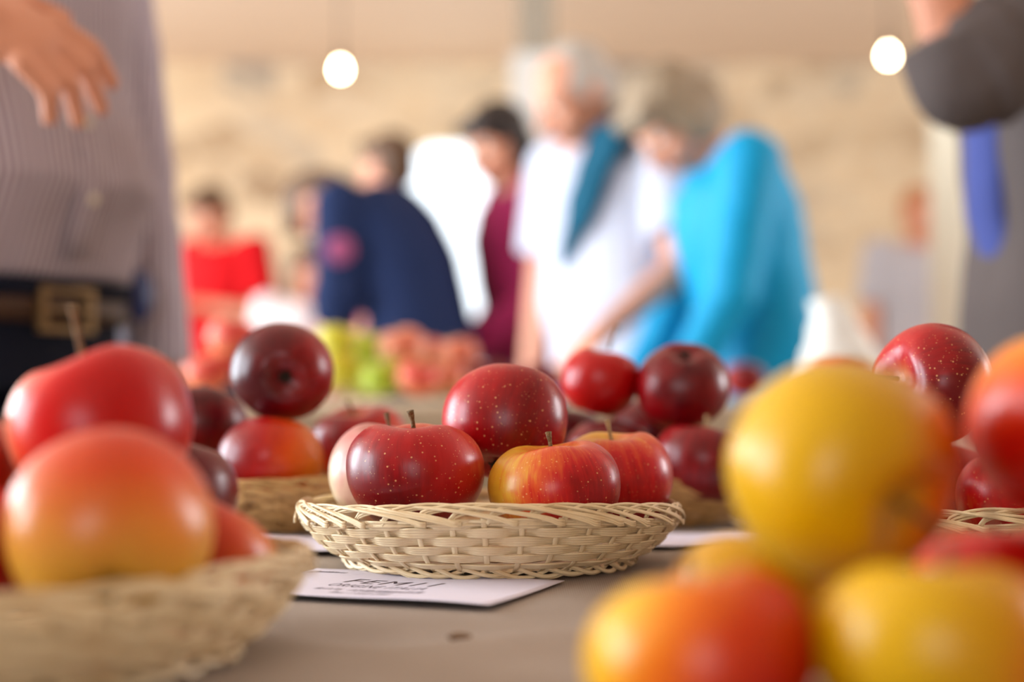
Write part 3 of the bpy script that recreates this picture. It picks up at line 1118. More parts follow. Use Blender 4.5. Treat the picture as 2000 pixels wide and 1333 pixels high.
# white sack behind the apples at the right
sk = MB()
cs = at(1640, 640, 2.72)
zs = 0.823
sk.ell((0, 0, 0.08), (0.075, 0.055, 0.085))
sk.ell((-0.012, 0, 0.135), (0.050, 0.042, 0.075))
sk.ell((0.035, 0, 0.055), (0.06, 0.05, 0.06))
sk.cone((-0.02, 0, 0.17), (-0.028, 0, 0.215), 0.028, 0.034, 14, False)
sk.cone((0, 0, 0.0), (0, 0, 0.05), 0.08, 0.08, 20, False)
so = sk.fused('white_sack', plain('white_cotton', rgb(232, 230, 224), 0.8, 0.04, 10, 0.2, 60), None, 0.006, 4, 0.5,
              lambda c: 0.0035 * noise.noise(c * 28))
so.location = (cs.x, cs.y, zs - 0.003)
so.scale = (0.9, 0.9, 0.84)
tag(so, 'tied white cotton sack standing on the second table beside the turquoise jacket', 'sack')

# ------------------------------------------------------------------ the hall
HX0, HX1, HY0, HY1, HZ = -5.0, 5.0, -4.5, 10.6, 3.02


def stone_mat():
    m, nt, b = nodemat('rubble_stone')
    L = nt.links
    tc = N(nt, 'ShaderNodeTexCoord')
    wp = N(nt, 'ShaderNodeTexNoise', Scale=2.2, Detail=3.0)
    L.new(tc.outputs['Object'], wp.inputs['Vector'])
    ad = N(nt, 'ShaderNodeVectorMath', operation='MULTIPLY_ADD')
    ad.inputs[1].default_value = (0.25, 0.25, 0.25)
    L.new(wp.outputs['Color'], ad.inputs[0])
    L.new(tc.outputs['Object'], ad.inputs[2])
    mp = N(nt, 'ShaderNodeMapping')
    mp.inputs['Scale'].default_value = (3.2, 3.2, 5.6)
    L.new(ad.outputs[0], mp.inputs['Vector'])
    v = N(nt, 'ShaderNodeTexVoronoi', Scale=1.0)
    L.new(mp.outputs[0], v.inputs['Vector'])
    ed = N(nt, 'ShaderNodeTexVoronoi', Scale=1.0)
    ed.feature = 'DISTANCE_TO_EDGE'
    L.new(mp.outputs[0], ed.inputs['Vector'])
    sp = N(nt, 'ShaderNodeSeparateColor')
    L.new(v.outputs['Color'], sp.inputs[0])
    rp = N(nt, 'ShaderNodeValToRGB')
    e = rp.color_ramp.elements
    e[0].position, e[0].color = 0.0, rgb(150, 122, 96)
    e[1].position, e[1].color = 1.0, rgb(232, 208, 176)
    x = e.new(0.25)
    x.color = rgb(204, 178, 146)
    x = e.new(0.6)
    x.color = rgb(220, 196, 164)
    x = e.new(0.8)
    x.color = rgb(158, 146, 134)
    L.new(sp.outputs[0], rp.inputs[0])
    big = N(nt, 'ShaderNodeTexNoise', Scale=0.7, Detail=4.0)
    L.new(tc.outputs['Object'], big.inputs['Vector'])
    bf = N(nt, 'ShaderNodeMapRange')
    bf.inputs['From Min'].default_value = 0.42
    bf.inputs['From Max'].default_value = 0.62
    L.new(big.outputs['Fac'], bf.inputs['Value'])
    col = mix(nt, math_(nt, 'MULTIPLY', bf.outputs[0], 0.55), rp.outputs[0], rgb(228, 206, 172))
    mo = N(nt, 'ShaderNodeMapRange')
    mo.inputs['From Min'].default_value = 0.10
    mo.inputs['From Max'].default_value = 0.02
    L.new(ed.outputs['Distance'], mo.inputs['Value'])
    col = mix(nt, math_(nt, 'MULTIPLY', mo.outputs[0], 0.7), col, rgb(222, 204, 176))
    L.new(col, b.inputs['Base Color'])
    b.inputs['Roughness'].default_value = 0.9
    bp = N(nt, 'ShaderNodeBump', Strength=0.6, Distance=0.03)
    L.new(ed.outputs['Distance'], bp.inputs['Height'])
    L.new(bp.outputs[0], b.inputs['Normal'])
    return m


def board_mat():
    m, nt, b = nodemat('ceiling_boards')
    L = nt.links
    tc = N(nt, 'ShaderNodeTexCoord')
    sep = N(nt, 'ShaderNodeSeparateXYZ')
    L.new(tc.outputs['Object'], sep.inputs[0])
    idx = math_(nt, 'FLOOR', math_(nt, 'MULTIPLY', sep.outputs[1], 6.0))
    wn_ = N(nt, 'ShaderNodeTexWhiteNoise')
    wn_.noise_dimensions = '1D'
    L.new(idx, wn_.inputs['W'])
    n = N(nt, 'ShaderNodeTexNoise', Scale=3.0, Detail=4.0)
    mp = N(nt, 'ShaderNodeMapping')
    mp.inputs['Scale'].default_value = (0.6, 14, 1)
    L.new(tc.outputs['Object'], mp.inputs['Vector'])
    L.new(mp.outputs[0], n.inputs['Vector'])
    f = math_(nt, 'ADD', math_(nt, 'MULTIPLY', wn_.outputs['Value'], 0.5), math_(nt, 'MULTIPLY', n.outputs['Fac'], 0.5))
    L.new(mix(nt, f, rgb(230, 202, 180), rgb(250, 234, 218)), b.inputs['Base Color'])
    b.inputs['Roughness'].default_value = 0.6
    return m


M['stone'] = stone_mat()
M['boards'] = board_mat()
M['plaster'] = plain('cream_plaster', rgb(206, 197, 176), 0.85, 0.06, 2.0, 0.1, 12)
M['floor'] = plain('worn_screed', rgb(150, 134, 116), 0.7, 0.15, 1.2, 0.1, 10)
M['frame'] = plain('window_frame_wood', rgb(120, 96, 74), 0.5, 0.15, 4)
M['ground'] = plain('gravel_yard', rgb(214, 206, 190), 0.95, 0.1, 3)


def struct(name, m, mat, smooth=False):
    o = m.build(name, mat, None, smooth)
    o['kind'] = 'structure'
    return o


def wall_with_holes(name, axis, pos, a0, a1, z0, z1, holes, thick, mat, arch=False):
    """wall slab at axis = pos built round rectangular openings (a0, a1, z0, z1)"""
    m = MB()
    cuts = sorted(set([a0, a1] + [h[0] for h in holes] + [h[1] for h in holes]))
    for c, d in zip(cuts, cuts[1:]):
        hs = [h for h in holes if h[0] <= c + 1e-6 and h[1] >= d - 1e-6]
        spans = []
        z = z0
        for h in sorted(hs, key=lambda q: q[2]):
            if h[2] > z:
                spans.append((z, h[2]))
            z = h[3]
        if z < z1:
            spans.append((z, z1))
        for s0, s1 in spans:
            if axis == 'x':
                m.box((pos, (c + d) / 2, (s0 + s1) / 2), (thick, d - c, s1 - s0))
            else:
                m.box(((c + d) / 2, pos, (s0 + s1) / 2), (d - c, thick, s1 - s0))
    return struct(name, m, mat)


m = MB()
m.box(((HX0 + HX1) / 2, (HY0 + HY1) / 2, -0.05), (HX1 - HX0 + 0.8, HY1 - HY0 + 0.8, 0.1))
struct('floor', m, M['floor'])
m = MB()
m.box(((HX0 + HX1) / 2, (HY0 + HY1) / 2, HZ + 0.08), (HX1 - HX0 + 0.8, HY1 - HY0 + 0.8, 0.16))
struct('ceiling', m, M['boards'])
DX0, DX1, DZ = -0.74, 0.02, 2.52
wall_with_holes('wall_back', 'y', HY1 + 0.2, HX0 - 0.4, HX1 + 0.4, 0, HZ, [(DX0, DX1, 0, DZ)], 0.4, M['stone'])
wall_with_holes('wall_left', 'x', HX0 - 0.2, HY0, HY1, 0, HZ, [(2.3, 5.1, 0.12, 2.92), (-0.35, 1.55, 0.12, 2.92), (7.1, 8.7, 0.85, 2.65)], 0.4, M['stone'])
wall_with_holes('wall_right', 'x', HX1 + 0.2, HY0, HY1, 0, HZ, [(2.7, 4.1, 0.85, 2.65), (6.9, 8.3, 0.85, 2.65)], 0.4, M['stone'])
wall_with_holes('wall_front', 'y', HY0 - 0.2, HX0 - 0.4, HX1 + 0.4, 0, HZ, [(-1.9, 0.1, 0, 2.6)], 0.4, M['stone'])
# arched head of the back doorway
m = MB()
for sgn in (-1, 1):
    xc = (DX0 + DX1) / 2
    hw = (DX1 - DX0) / 2
    pr = [(sgn * hw, DZ + 0.001), (sgn * hw, DZ - 0.22)]
    for k in range(9):
        t = k / 8 * PI / 2
        pr.append((sgn * hw * math.cos(t) if False else sgn * (hw - 0.22 + 0.22 * math.cos(t)), DZ - 0.22 + 0.22 * math.sin(t)))
    ra = [Vector((xc + x, HY1 + 0.001, z)) for x, z in pr]
    rb = [Vector((xc + x, HY1 + 0.399, z)) for x, z in pr]
    m.ring_loft([ra, rb])
struct('trim_1', m, M['stone'])


def window(name, axis, pos, a0, a1, z0, z1):
    m = MB()
    w = 0.06

    def bx(ca, cz, sa, sz, sh=0.0):
        if axis == 'x':
            m.box((pos + sh, ca, cz), (0.07, sa, sz))
        else:
            m.box((ca, pos + sh, cz), (sa, 0.07, sz))
    for a in (a0 + w / 2, a1 - w / 2, (a0 + a1) / 2):
        bx(a, (z0 + z1) / 2, w, z1 - z0)
    for z in (z0 + w / 2, z1 - w / 2, (z0 + z1) / 2):
        bx((a0 + a1) / 2, z, a1 - a0 - 0.002, w - 0.002)
    return struct(name, m, M['frame'])


window('window_1', 'x', HX0 - 0.1, 2.3, 5.1, 0.12, 2.92)
window('window_2', 'x', HX0 - 0.1, -0.35, 1.55, 0.12, 2.92)
window('window_3', 'x', HX1 + 0.1, 2.7, 4.1, 0.85, 2.65)
window('added_window_4', 'x', HX0 - 0.1, 7.1, 8.7, 0.85, 2.65)  # unseen window added with the far left fill to lighten the hall's back
window('added_window_5', 'x', HX1 + 0.1, 6.9, 8.3, 0.85, 2.65)  # unseen window added with the far right fill
m = MB()
m.box((0, 19.0, -0.06), (60, 15.9, 0.1))
struct('ground', m, M['ground'])

# pillars
m = MB()
m.box((0, 0, HZ / 2), (0.62, 0.40, HZ))
p = m.build('plaster_pillar', M['plaster'], None, False, 0.012)
pc = at(1885, 400, 4.6)
p.location = (pc.x + 0.31, 4.6 + 0.2, 0)
tag(p, 'cream plastered square pillar behind the person with the grey sleeve', 'pillar')
root = empty('timber_post', (at(1046, 40, 6.4).x, 6.4, 0))
tag(root, 'slim grey post with white lower casing behind the grey haired man', 'post')
m = MB()
m.box((0, 0, HZ - 0.415), (0.145, 0.145, 0.83))
m.build('shaft', plain('grey_post', rgb(150, 138, 122), 0.8, 0.15, 6), root, False, 0.008)
m = MB()
m.box((0, 0, 1.095), (0.20, 0.20, 2.19))
m.build('casing', plain('white_casing', rgb(204, 200, 194), 0.7, 0.04, 4), root, False, 0.008)
root['label'] = 'slim grey post with white lower casing behind the grey haired man'

# hanging bulbs
bm_, nt, b = nodemat('bulb_glow')
b.inputs['Base Color'].default_value = (1, 0.9, 0.75, 1)
b.inputs['Emission Color'].default_value = (1.0, 0.80, 0.50, 1)
b.inputs['Emission Strength'].default_value = 60.0
M['bulb'] = bm_
M['black'] = plain('black_plastic', rgb(26, 24, 24), 0.5, 0.1)


def bulb(px, py, Y, label):
    P = at(px, py, Y)
    root = empty('hanging_bulb', (P.x, P.y, P.z))
    tag(root, label, 'light bulb', 'bare bulbs hanging from the ceiling')
    m = MB()
    prof = [(0.004, -0.040), (0.022, -0.034), (0.034, -0.018), (0.038, 0.0), (0.034, 0.018), (0.022, 0.036), (0.015, 0.050), (0.013, 0.058)]
    m.ring_loft([[Vector((r * math.cos(2 * PI * k / 20), r * math.sin(2 * PI * k / 20), z)) for k in range(20)] for r, z in prof])
    g_ = m.build('glass', M['bulb'], root)
    g_.scale = (0.60, 0.60, 0.66)
    m = MB()
    m.cone((0, 0, 0.036), (0, 0, 0.105), 0.0125, 0.012, 16, False)
    m.build('socket', M['black'], root)
    m = MB()
    m.cone((0, 0, 0.10), (0, 0, HZ - P.z), 0.004, 0.004, 8, False)
    m.build('cord', M['black'], root)


bulb(665, 137, 7.6, 'bare glowing bulb hanging above the person in the red shirt')
bulb(1735, 110, 7.6, 'bare glowing bulb hanging beside the plastered pillar')

# ------------------------------------------------------------------ people


def cloth_mat(name, col, **kw):
    kw.setdefault('bump', 0.25)
    return plain(name, col, kw.pop('rough', 0.85), kw.pop('var', 0.08), kw.pop('scale', 5.0), kw.pop('bump'), 40, spec=0.2)


def rotx(a):
    return Matrix.Rotation(a, 3, 'X')


def person(x, y, yaw, H, label, skin, hair, shirt, trousers, bend=0.0, hunch=0.0, nod=0.0, turn=0.0, lean=0.0, arms=None,
           sleeve='short', build=1.0, shirt_hem=-0.02, hair_style='short', curl=(0.5, 0.5), shoe=(40, 34, 30), voxel=0.0065, belly=0.0, shirt_name='shirt', skirt=False, trouser_top=0.19, sleeve_r=None, roll_r=0.0):
    """standing figure facing local -Y. Returns root and a dict of joints in local coordinates"""
    root = empty('person', (x, y, 0), yaw)
    tag(root, label, 'person')
    hip = Vector((0, 0, 0.525 * H))
    Rm = Matrix.Rotation(lean, 3, 'Y')

    def spine(s):
        """point and frame at fraction s (0 hip .. 1 neck base) of a bending spine of length .295H"""
        P = hip.copy()
        n = 24
        ang = 0
        for i in range(n):
            u = (i + 0.5) / n
            if u > s:
                break
            ang = bend * min(1, 0.45 + u * 1.1) + hunch * u * u
            P += Rm @ Vector((0, -math.sin(ang), math.cos(ang))) * (0.295 * H / n)
        F = Rm @ rotx(ang)
        return P, F

    def ring(s, rx, ry, dy=0.0, n=28):
        P, F = spine(max(s, 0)) if s > 0 else (hip + Vector((0, 0, s * 0.295 * H)), rotx(bend * 0.3))
        out = []
        for k in range(n):
            a = 2 * PI * k / n
            ca, sa = math.cos(a), math.sin(a)
            q = Vector((rx * math.copysign(abs(ca) ** 0.85, ca), ry * math.copysign(abs(sa) ** 0.9, sa) + dy, 0)) * H
            out.append(P + F @ q)
        return out
    bw = build
    prof = [(-0.12, 0.070, 0.052, 0), (-0.02, 0.098, 0.068, 0.004), (0.10, 0.098, 0.070, 0.003), (0.30, 0.085 + 0.3 * belly, 0.060 + belly * 0.6, -belly * 0.5),
            (0.55, 0.092, 0.066 + belly * 0.2, -0.004), (0.75, 0.100, 0.067, -0.004), (0.90, 0.098, 0.056, 0), (0.97, 0.070, 0.042, 0), (1.02, 0.036, 0.036, 0)]
    body = MB()
    body.ring_loft([ring(s, rx * bw, ry * bw, dy) for s, rx, ry, dy in prof])
    NB, NF = spine(1.0)
    SB, SF = spine(0.90)
    # head
    HF = NF @ Matrix.Rotation(turn, 3, 'Z') @ rotx(nod)
    neck_dir = (NF @ rotx(nod * 0.45)) @ Vector((0, -0.12, 1)).normalized()
    k = H / 1.75
    hb = NB + neck_dir * 0.075 * k                     # skull base
    hc = hb + HF @ Vector((0, -0.018, 0.085)) * k        # centre of the skull
    body.cone(NB - neck_dir * 0.03, hb + HF @ Vector((0, 0.0, 0.03)) * k, 0.058 * k, 0.052 * k, 18)

    def hd(v):
        return hc + HF @ (Vector(v) * k)
    body.ell(hd((0, 0.008, 0.025)), (0.076 * k, 0.096 * k, 0.088 * k), HF)
    body.ell(hd((0, -0.030, -0.035)), (0.060 * k, 0.066 * k, 0.082 * k), HF)
    body.ell(hd((0, -0.062, -0.088)), (0.028 * k, 0.026 * k, 0.024 * k), HF)          # chin
    body.cone(hd((0, -0.092, 0.006)), hd((0, -0.116, -0.036)), 0.010 * k, 0.015 * k, 10)  # nose
    for s in (-1, 1):
        body.cone(hd((s * 0.014, -0.088, 0.018)), hd((s * 0.050, -0.072, 0.018)), 0.010 * k, 0.010 * k, 10)  # brow
        body.ell(hd((s * 0.040, -0.066, -0.036)), (0.024 * k, 0.024 * k, 0.022 * k), HF)      # cheek
        body.ell(hd((s * 0.077, 0.012, -0.012)), (0.010 * k, 0.020 * k, 0.032 * k), HF)       # ear
    body.cone(hd((-0.018, -0.093, -0.060)), hd((0.018, -0.093, -0.060)), 0.0075 * k, 0.0075 * k, 10)
    body.cone(hd((-0.015, -0.090, -0.071)), hd((0.015, -0.090, -0.071)), 0.0085 * k, 0.0085 * k, 10)
    # legs
    J = {'neck': NB, 'head': hc, 'hip': hip, 'HF': HF, 'NF': NF}
    legs = []
    for s in (-1, 1):
        h0 = hip + Vector((s * 0.055 * H, 0, -0.01 * H))
        kn = Vector((s * 0.058 * H, -0.012 * H, 0.285 * H))
        an = Vector((s * 0.055 * H, 0.012 * H, 0.045 * H))
        legs.append((h0, kn, an))
        body.cone(h0, kn, 0.050 * H, 0.034 * H, 16)
        body.cone(kn, an, 0.033 * H, 0.021 * H, 16)
        body.cone(an, an + Vector((0, -0.075 * H, -0.025 * H)), 0.022 * H, 0.018 * H, 12)
    # arms and hands
    arms = arms or {}
    armj = {}
    for s, key in ((-1, 'R'), (1, 'L')):
        sh = SB + SF @ Vector((s * 0.108 * H * bw, 0.004 * H, 0.010 * H))
        ud, fd = arms.get(key, ((s * 0.14, 0.02, -1), (s * 0.05, -0.15, -1)))
        ud, fd = Vector(ud).normalized(), Vector(fd).normalized()
        el = sh + ud * 0.172 * H
        wr = el + fd * 0.150 * H
        armj[key] = (sh, el, wr, fd)
        body.cone(SB + SF @ Vector((s * 0.06 * H, 0, 0.012 * H)), sh, 0.034 * H, 0.033 * H, 14)
        body.cone(sh, el, 0.031 * H, 0.024 * H, 14)
        body.cone(el, wr, 0.0245 * H, 0.0155 * H, 14)
        # hand: palm plus five fingers
        side_ = Vector((0, 0, 1)).cross(fd)
        if side_.length < 0.2:
            side_ = Vector((0, -1, 0)) - fd * Vector((0, -1, 0)).dot(fd)
        side_.normalize()
        if s < 0 and roll_r:
            side_ = Matrix.Rotation(roll_r, 3, fd) @ side_
        pn = fd.cross(side_).normalized()
        if pn.dot(Vector((-s * 0.6, 0, -0.3))) < 0:
            pn = -pn
        thumb_side = side_ if side_.dot(Vector((-s * 0.3, -1, 0.2))) > 0 else -side_
        cu = curl[0] if s < 0 else curl[1]
        hk = 1.12 * k
        pm = wr + fd * 0.045 * hk
        PF = Matrix((thumb_side, pn, fd)).transposed()
        body.ell(pm, (0.040 * hk, 0.016 * hk, 0.052 * hk), PF, 16, 10)
        body.cone(wr - fd * 0.01, pm, 0.026 * k, 0.026 * k, 12)
        for fi, (o, ln) in enumerate(((0.030, 0.072), (0.010, 0.082), (-0.011, 0.076), (-0.031, 0.058))):
            b0 = pm + fd * 0.036 * hk + thumb_side * o * hk
            c = cu * (0.8 + 0.12 * fi)
            d1 = (fd * math.cos(c * 0.6) + pn * math.sin(c * 0.6) + thumb_side * o * 2.2).normalized()
            d2 = (fd * math.cos(c * 1.5) + pn * math.sin(c * 1.5) + thumb_side * o * 1.6).normalized()
            b1 = b0 + d1 * ln * 0.52 * hk
            b2 = b1 + d2 * ln * 0.48 * hk
            body.cone(b0, b1, 0.0098 * hk, 0.0088 * hk, 10)
            body.cone(b1, b2, 0.0088 * hk, 0.0072 * hk, 10)
        t0 = pm - fd * 0.018 * hk + thumb_side * 0.028 * hk
        td = (thumb_side * 0.75 + fd * 0.65 + pn * 0.25).normalized()
        t1 = t0 + td * 0.036 * hk
        td2 = (thumb_side * 0.35 + fd * 0.85 + pn * 0.35).normalized()
        body.cone(t0, t1, 0.0125 * hk, 0.0105 * hk, 10)
        body.cone(t1, t1 + td2 * 0.030 * hk, 0.0102 * hk, 0.008 * hk, 10)
    J['arms'] = armj
    J['spine'] = spine
    J['ring'] = ring
    body.fused('body', skin, root, voxel * 0.8, 3)
    # eyes
    for s in (-1, 1):
        m = MB()
        m.ell((0, 0, 0), (0.0125 * k,) * 3, None, 14, 10)
        e = m.build('eye', M['eye'], root)
        e.location = hd((s * 0.031, -0.078, 0.002))
        m = MB()
        m.ell((0, -0.0095 * k, 0), (0.0058 * k, 0.0042 * k, 0.0058 * k), HF, 12, 8)
        ir = m.build('iris', M['iris'], e)
        ir.location = HF @ Vector((0, -0.001, -0.001)) - Vector((0, 0, 0))
    m = MB()
    m.cone(hd((-0.020, -0.099, -0.0655)), hd((0.020, -0.099, -0.0655)), 0.0045 * k, 0.0045 * k, 8)
    m.build('mouth', M['lip'], root)
    # hair
    m = MB()
    if hair_style in ('short', 'grey'):
        m.ell(hd((0, 0.016, 0.042)), (0.083 * k, 0.100 * k, 0.086 * k), HF)
        m.ell(hd((0, 0.052, -0.008)), (0.074 * k, 0.064 * k, 0.075 * k), HF)
        if hair_style == 'short':
            m.cone(hd((-0.045, -0.066, 0.078)), hd((0.045, -0.066, 0.078)), 0.026 * k, 0.026 * k, 12)
    elif hair_style == 'bob':
        m.ell(hd((0, 0.018, 0.040)), (0.096 * k, 0.108 * k, 0.094 * k), HF)
        m.ell(hd((0, 0.060, -0.012)), (0.094 * k, 0.076 * k, 0.094 * k), HF)
        for s in (-1, 1):
            m.ell(hd((s * 0.074, 0.010, -0.018)), (0.028 * k, 0.058 * k, 0.076 * k), HF)
        m.cone(hd((-0.050, -0.074, 0.074)), hd((0.050, -0.074, 0.074)), 0.026 * k, 0.026 * k, 12)
    elif hair_style == 'long':
        m.ell(hd((0, 0.014, 0.042)), (0.088 * k, 0.104 * k, 0.088 * k), HF)
        m.ell(hd((0, 0.056, -0.04)), (0.082 * k, 0.060 * k, 0.130 * k), HF)
        for s in (-1, 1):
            m.cone(hd((s * 0.074, 0.012, 0.02)), hd((s * 0.082, 0.022, -0.16)), 0.026 * k, 0.028 * k, 12)
        m.cone(hd((-0.052, -0.076, 0.066)), hd((0.052, -0.076, 0.066)), 0.026 * k, 0.026 * k, 12)
    elif hair_style == 'balding':
        m.ell(hd((0, 0.046, 0.004)), (0.084 * k, 0.072 * k, 0.082 * k), HF)
        m.ell(hd((0, 0.030, 0.052)), (0.074 * k, 0.082 * k, 0.070 * k), HF)
        for s in (-1, 1):
            m.ell(hd((s * 0.066, 0.004, 0.022)), (0.018 * k, 0.040 * k, 0.048 * k), HF)
    m.fused('hair', hair, root, 0.007, 3, 0.5, lambda c: 0.004 * noise.noise(c * Vector((60, 60, 60)).x) if False else 0.0045 * noise.noise(c * 42))
    # trousers or skirt
    m = MB()
    m.ring_loft([ring(s, rx * bw + 0.008, ry * bw + 0.008, dy) for s, rx, ry, dy in ((-0.16, 0.088, 0.058, 0), (-0.02, 0.099, 0.069, 0.004), (0.10, 0.099, 0.071, 0.003), (trouser_top, 0.096 + 0.15 * belly, 0.069 + 0.3 * belly, -belly * 0.3)) if s < trouser_top - 0.03 or s == trouser_top])
    if skirt:
        m.ring_loft([[hip + Vector((rx * H * math.cos(2 * PI * q / 28), ry * H * math.sin(2 * PI * q / 28), z * H)) for q in range(28)] for z, rx, ry in ((-0.36, 0.135, 0.115), (-0.2, 0.122, 0.098), (-0.02, 0.105, 0.075), (0.0, 0.10, 0.072))])
    else:
        for h0, kn, an in legs:
            m.cone(h0, kn, 0.057 * H, 0.043 * H, 18)
            m.cone(kn, an + Vector((0, 0, -0.012 * H)), 0.043 * H, 0.036 * H, 18, False)
    m.fused('skirt' if skirt else 'trousers', trousers, root, voxel * 1.1, 4, 0.5, lambda c: 0.004 * noise.noise(c * 9))
    # shirt
    m = MB()
    top = 0.985
    m.ring_loft([ring(s, rx * bw + 0.014, ry * bw + 0.014, dy) for s, rx, ry, dy in
                 [(shirt_hem, 0.100, 0.074, 0.002), (0.10, 0.101, 0.073, 0.002), (0.30, 0.092 + 0.3 * belly, 0.066 + belly * 0.6, -belly * 0.5),
                  (0.55, 0.096, 0.068 + belly * 0.2, -0.004), (0.75, 0.102, 0.069, -0.004), (0.90, 0.099, 0.058, 0), (0.96, 0.072, 0.044, 0), (top, 0.040, 0.040, 0)]])
    for key, (sh, el, wr, fd) in armj.items():
        m.cone(SB + SF @ Vector((0, 0, -0.006 * H)), sh, 0.040 * H, 0.043 * H, 16)
        sl = sleeve_r if sleeve_r and key == 'R' else sleeve
        if sl == 'short':
            m.cone(sh, sh.lerp(el, 0.74), 0.043 * H, 0.044 * H, 18, False)
            m.ell(sh, (0.043 * H,) * 3)
        elif sl == 'rolled':
            m.cone(sh, el, 0.044 * H, 0.038 * H, 18)
            m.cone(el, el.lerp(wr, 0.18), 0.039 * H, 0.038 * H, 18, False)
            m.cone(sh.lerp(el, 0.80), sh.lerp(el, 0.98), 0.043 * H, 0.044 * H, 18, False)
        else:
            m.cone(sh, el, 0.042 * H, 0.036 * H, 18)
            m.cone(el, el.lerp(wr, 0.97), 0.035 * H, 0.027 * H, 18, False)
    m.fused(shirt_name, shirt, root, voxel, 3, 0.5, lambda c: 0.005 * noise.noise(c * Vector((1, 1, 1)).length * 5.0) + 0.0025 * noise.noise(c * 17))
    # shoes
    for h0, kn, an in legs:
        m = MB()
        m.cone(an + Vector((0, 0.015 * H, -0.022 * H)), an + Vector((0, -0.085 * H, -0.026 * H)), 0.026 * H, 0.020 * H, 14)
        m.cone(an + Vector((0, 0.005 * H, 0.01 * H)), an + Vector((0, 0, -0.02 * H)), 0.028 * H, 0.028 * H, 14)
        o = m.fused('shoe', plain('shoe_leather', rgb(*shoe), 0.5, 0.1), root, 0.008, 2)
        zmin = min(v.co.z for v in o.data.vertices)
        for v in o.data.vertices:
            v.co.z = max(v.co.z, 0.001)
    return root, J


HAIR = {
    'black': plain('hair_near_black', rgb(34, 24, 22), 0.5, 0.3, 20),
    'brown': plain('hair_brown', rgb(88, 62, 42), 0.55, 0.3, 20),
    'greybrown': plain('hair_grey_brown', rgb(140, 122, 100), 0.6, 0.3, 14),
    'grey': plain('hair_grey', rgb(172, 164, 156), 0.6, 0.2, 14),
    'ginger': plain('hair_ginger', rgb(176, 110, 64), 0.6, 0.2, 14),
}
M['jeans'] = cloth_mat('blue_jeans', rgb(52, 66, 104))
M['navy'] = cloth_mat('navy_cotton', rgb(22, 26, 42))
M['greytrousers'] = cloth_mat('grey_trousers', rgb(96, 90, 86))

# man in the white T-shirt
x, y = at(1222, 600, 3.9).x, 3.9
wm, J = person(x, y, math.radians(-50), 1.75, 'person with grey hair in white T-shirt, teal sweater over the shoulder, looking down', M['skin'], HAIR['grey'],
               cloth_mat('white_jersey', rgb(190, 194, 210)), M['jeans'], bend=0.10, hunch=0.15, nod=0.30, turn=-0.25, hair_style='balding', build=1.06, belly=0.02,
               arms={'R': ((-0.22, 0.05, -1), (-0.02, -0.16, -1)), 'L': ((0.30, -0.15, -1), (-0.05, -0.85, -0.55))}, shirt_hem=-0.10)
sh = J['arms']['L'][0]
sp = J['spine']
P9, F9 = sp(0.93)
P5, F5 = sp(0.52)
H = 1.75


def f9(x_, y_, z_):
    return P9 + F9 @ Vector((x_, y_, z_))


m = MB()
pts = [f9(0.13, 0.16, -0.18), f9(0.14, 0.15, -0.06), f9(0.135, 0.11, 0.055), f9(0.115, 0.02, 0.120), f9(0.085, -0.075, 0.075), f9(0.045, -0.130, -0.03),
       f9(0.0, -0.155, -0.13), f9(-0.045, -0.160, -0.21), f9(-0.065, -0.160, -0.27)]
m.tube(pts, [0.06, 0.085, 0.10, 0.095, 0.085, 0.075, 0.062, 0.050, 0.030], 20, 0.36, up=(1, 0, 0))
m.tube([p_ + Vector((0.05, -0.012, -0.01)) for p_ in pts[2:7]], [0.04, 0.05, 0.05, 0.045, 0.03], 16, 0.45, up=(1, 0, 0))
sw = m.fused('sweater', cloth_mat('teal_knit', rgb(10, 74, 98)), wm, 0.007, 3, 0.5, lambda c: 0.006 * noise.noise(c * 15))
sw['label'] = 'teal sweater draped over one shoulder'
m = MB()
Pc, Fc = sp(0.60)
m.ell(Pc + Fc @ Vector((0.045, -0.137, 0.0)), (0.052, 0.010, 0.03), Fc)
lg = m.build('shirt_emblem', plain('green_print', rgb(128, 170, 62), 0.8, 0.1), wm)
lg['label'] = 'green emblem on the chest'

# woman in the turquoise jacket
x, y = at(1488, 600, 3.5).x, 3.5
tw, J = person(x, y, math.radians(-82), 1.65, 'person with grey brown hair in bright turquoise jacket, bending over the second table', M['skin'], HAIR['greybrown'],
               cloth_mat('turquoise_nylon', rgb(0, 142, 190), rough=0.55), M['navy'], bend=0.14, hunch=0.22, nod=0.50, turn=0.30, hair_style='bob', build=1.0, sleeve='long',
               arms={'R': ((-0.05, -0.20, -1), (0.05, -0.50, -0.85)), 'L': ((0.06, -0.16, -1), (-0.08, -0.50, -0.85))}, shirt_hem=-0.36, shirt_name='jacket')
sh, el, wr, fd = J['arms']['R']
m = MB()
bagc = wr + fd * 0.11
m.cone(bagc + Vector((0, 0, -0.02)), bagc + Vector((0, 0, -0.20)), 0.045, 0.085, 20)
m.cone(bagc + Vector((0, 0, -0.03)), bagc + Vector((0, 0, 0.02)), 0.03, 0.05, 16, False)
pb = m.fused('carrier_bag', plain('pale_bag', rgb(206, 222, 232), 0.4, 0.05), None, 0.007, 2, 0.5, lambda c: 0.006 * noise.noise(c * 20))
pb.matrix_world = Matrix.LocRotScale(Vector((x, y, 0)), Matrix.Rotation(math.radians(-82), 3, 'Z').to_quaternion(), None)
tag(pb, 'pale blue thin carrier bag held by the person in the turquoise jacket', 'bag')

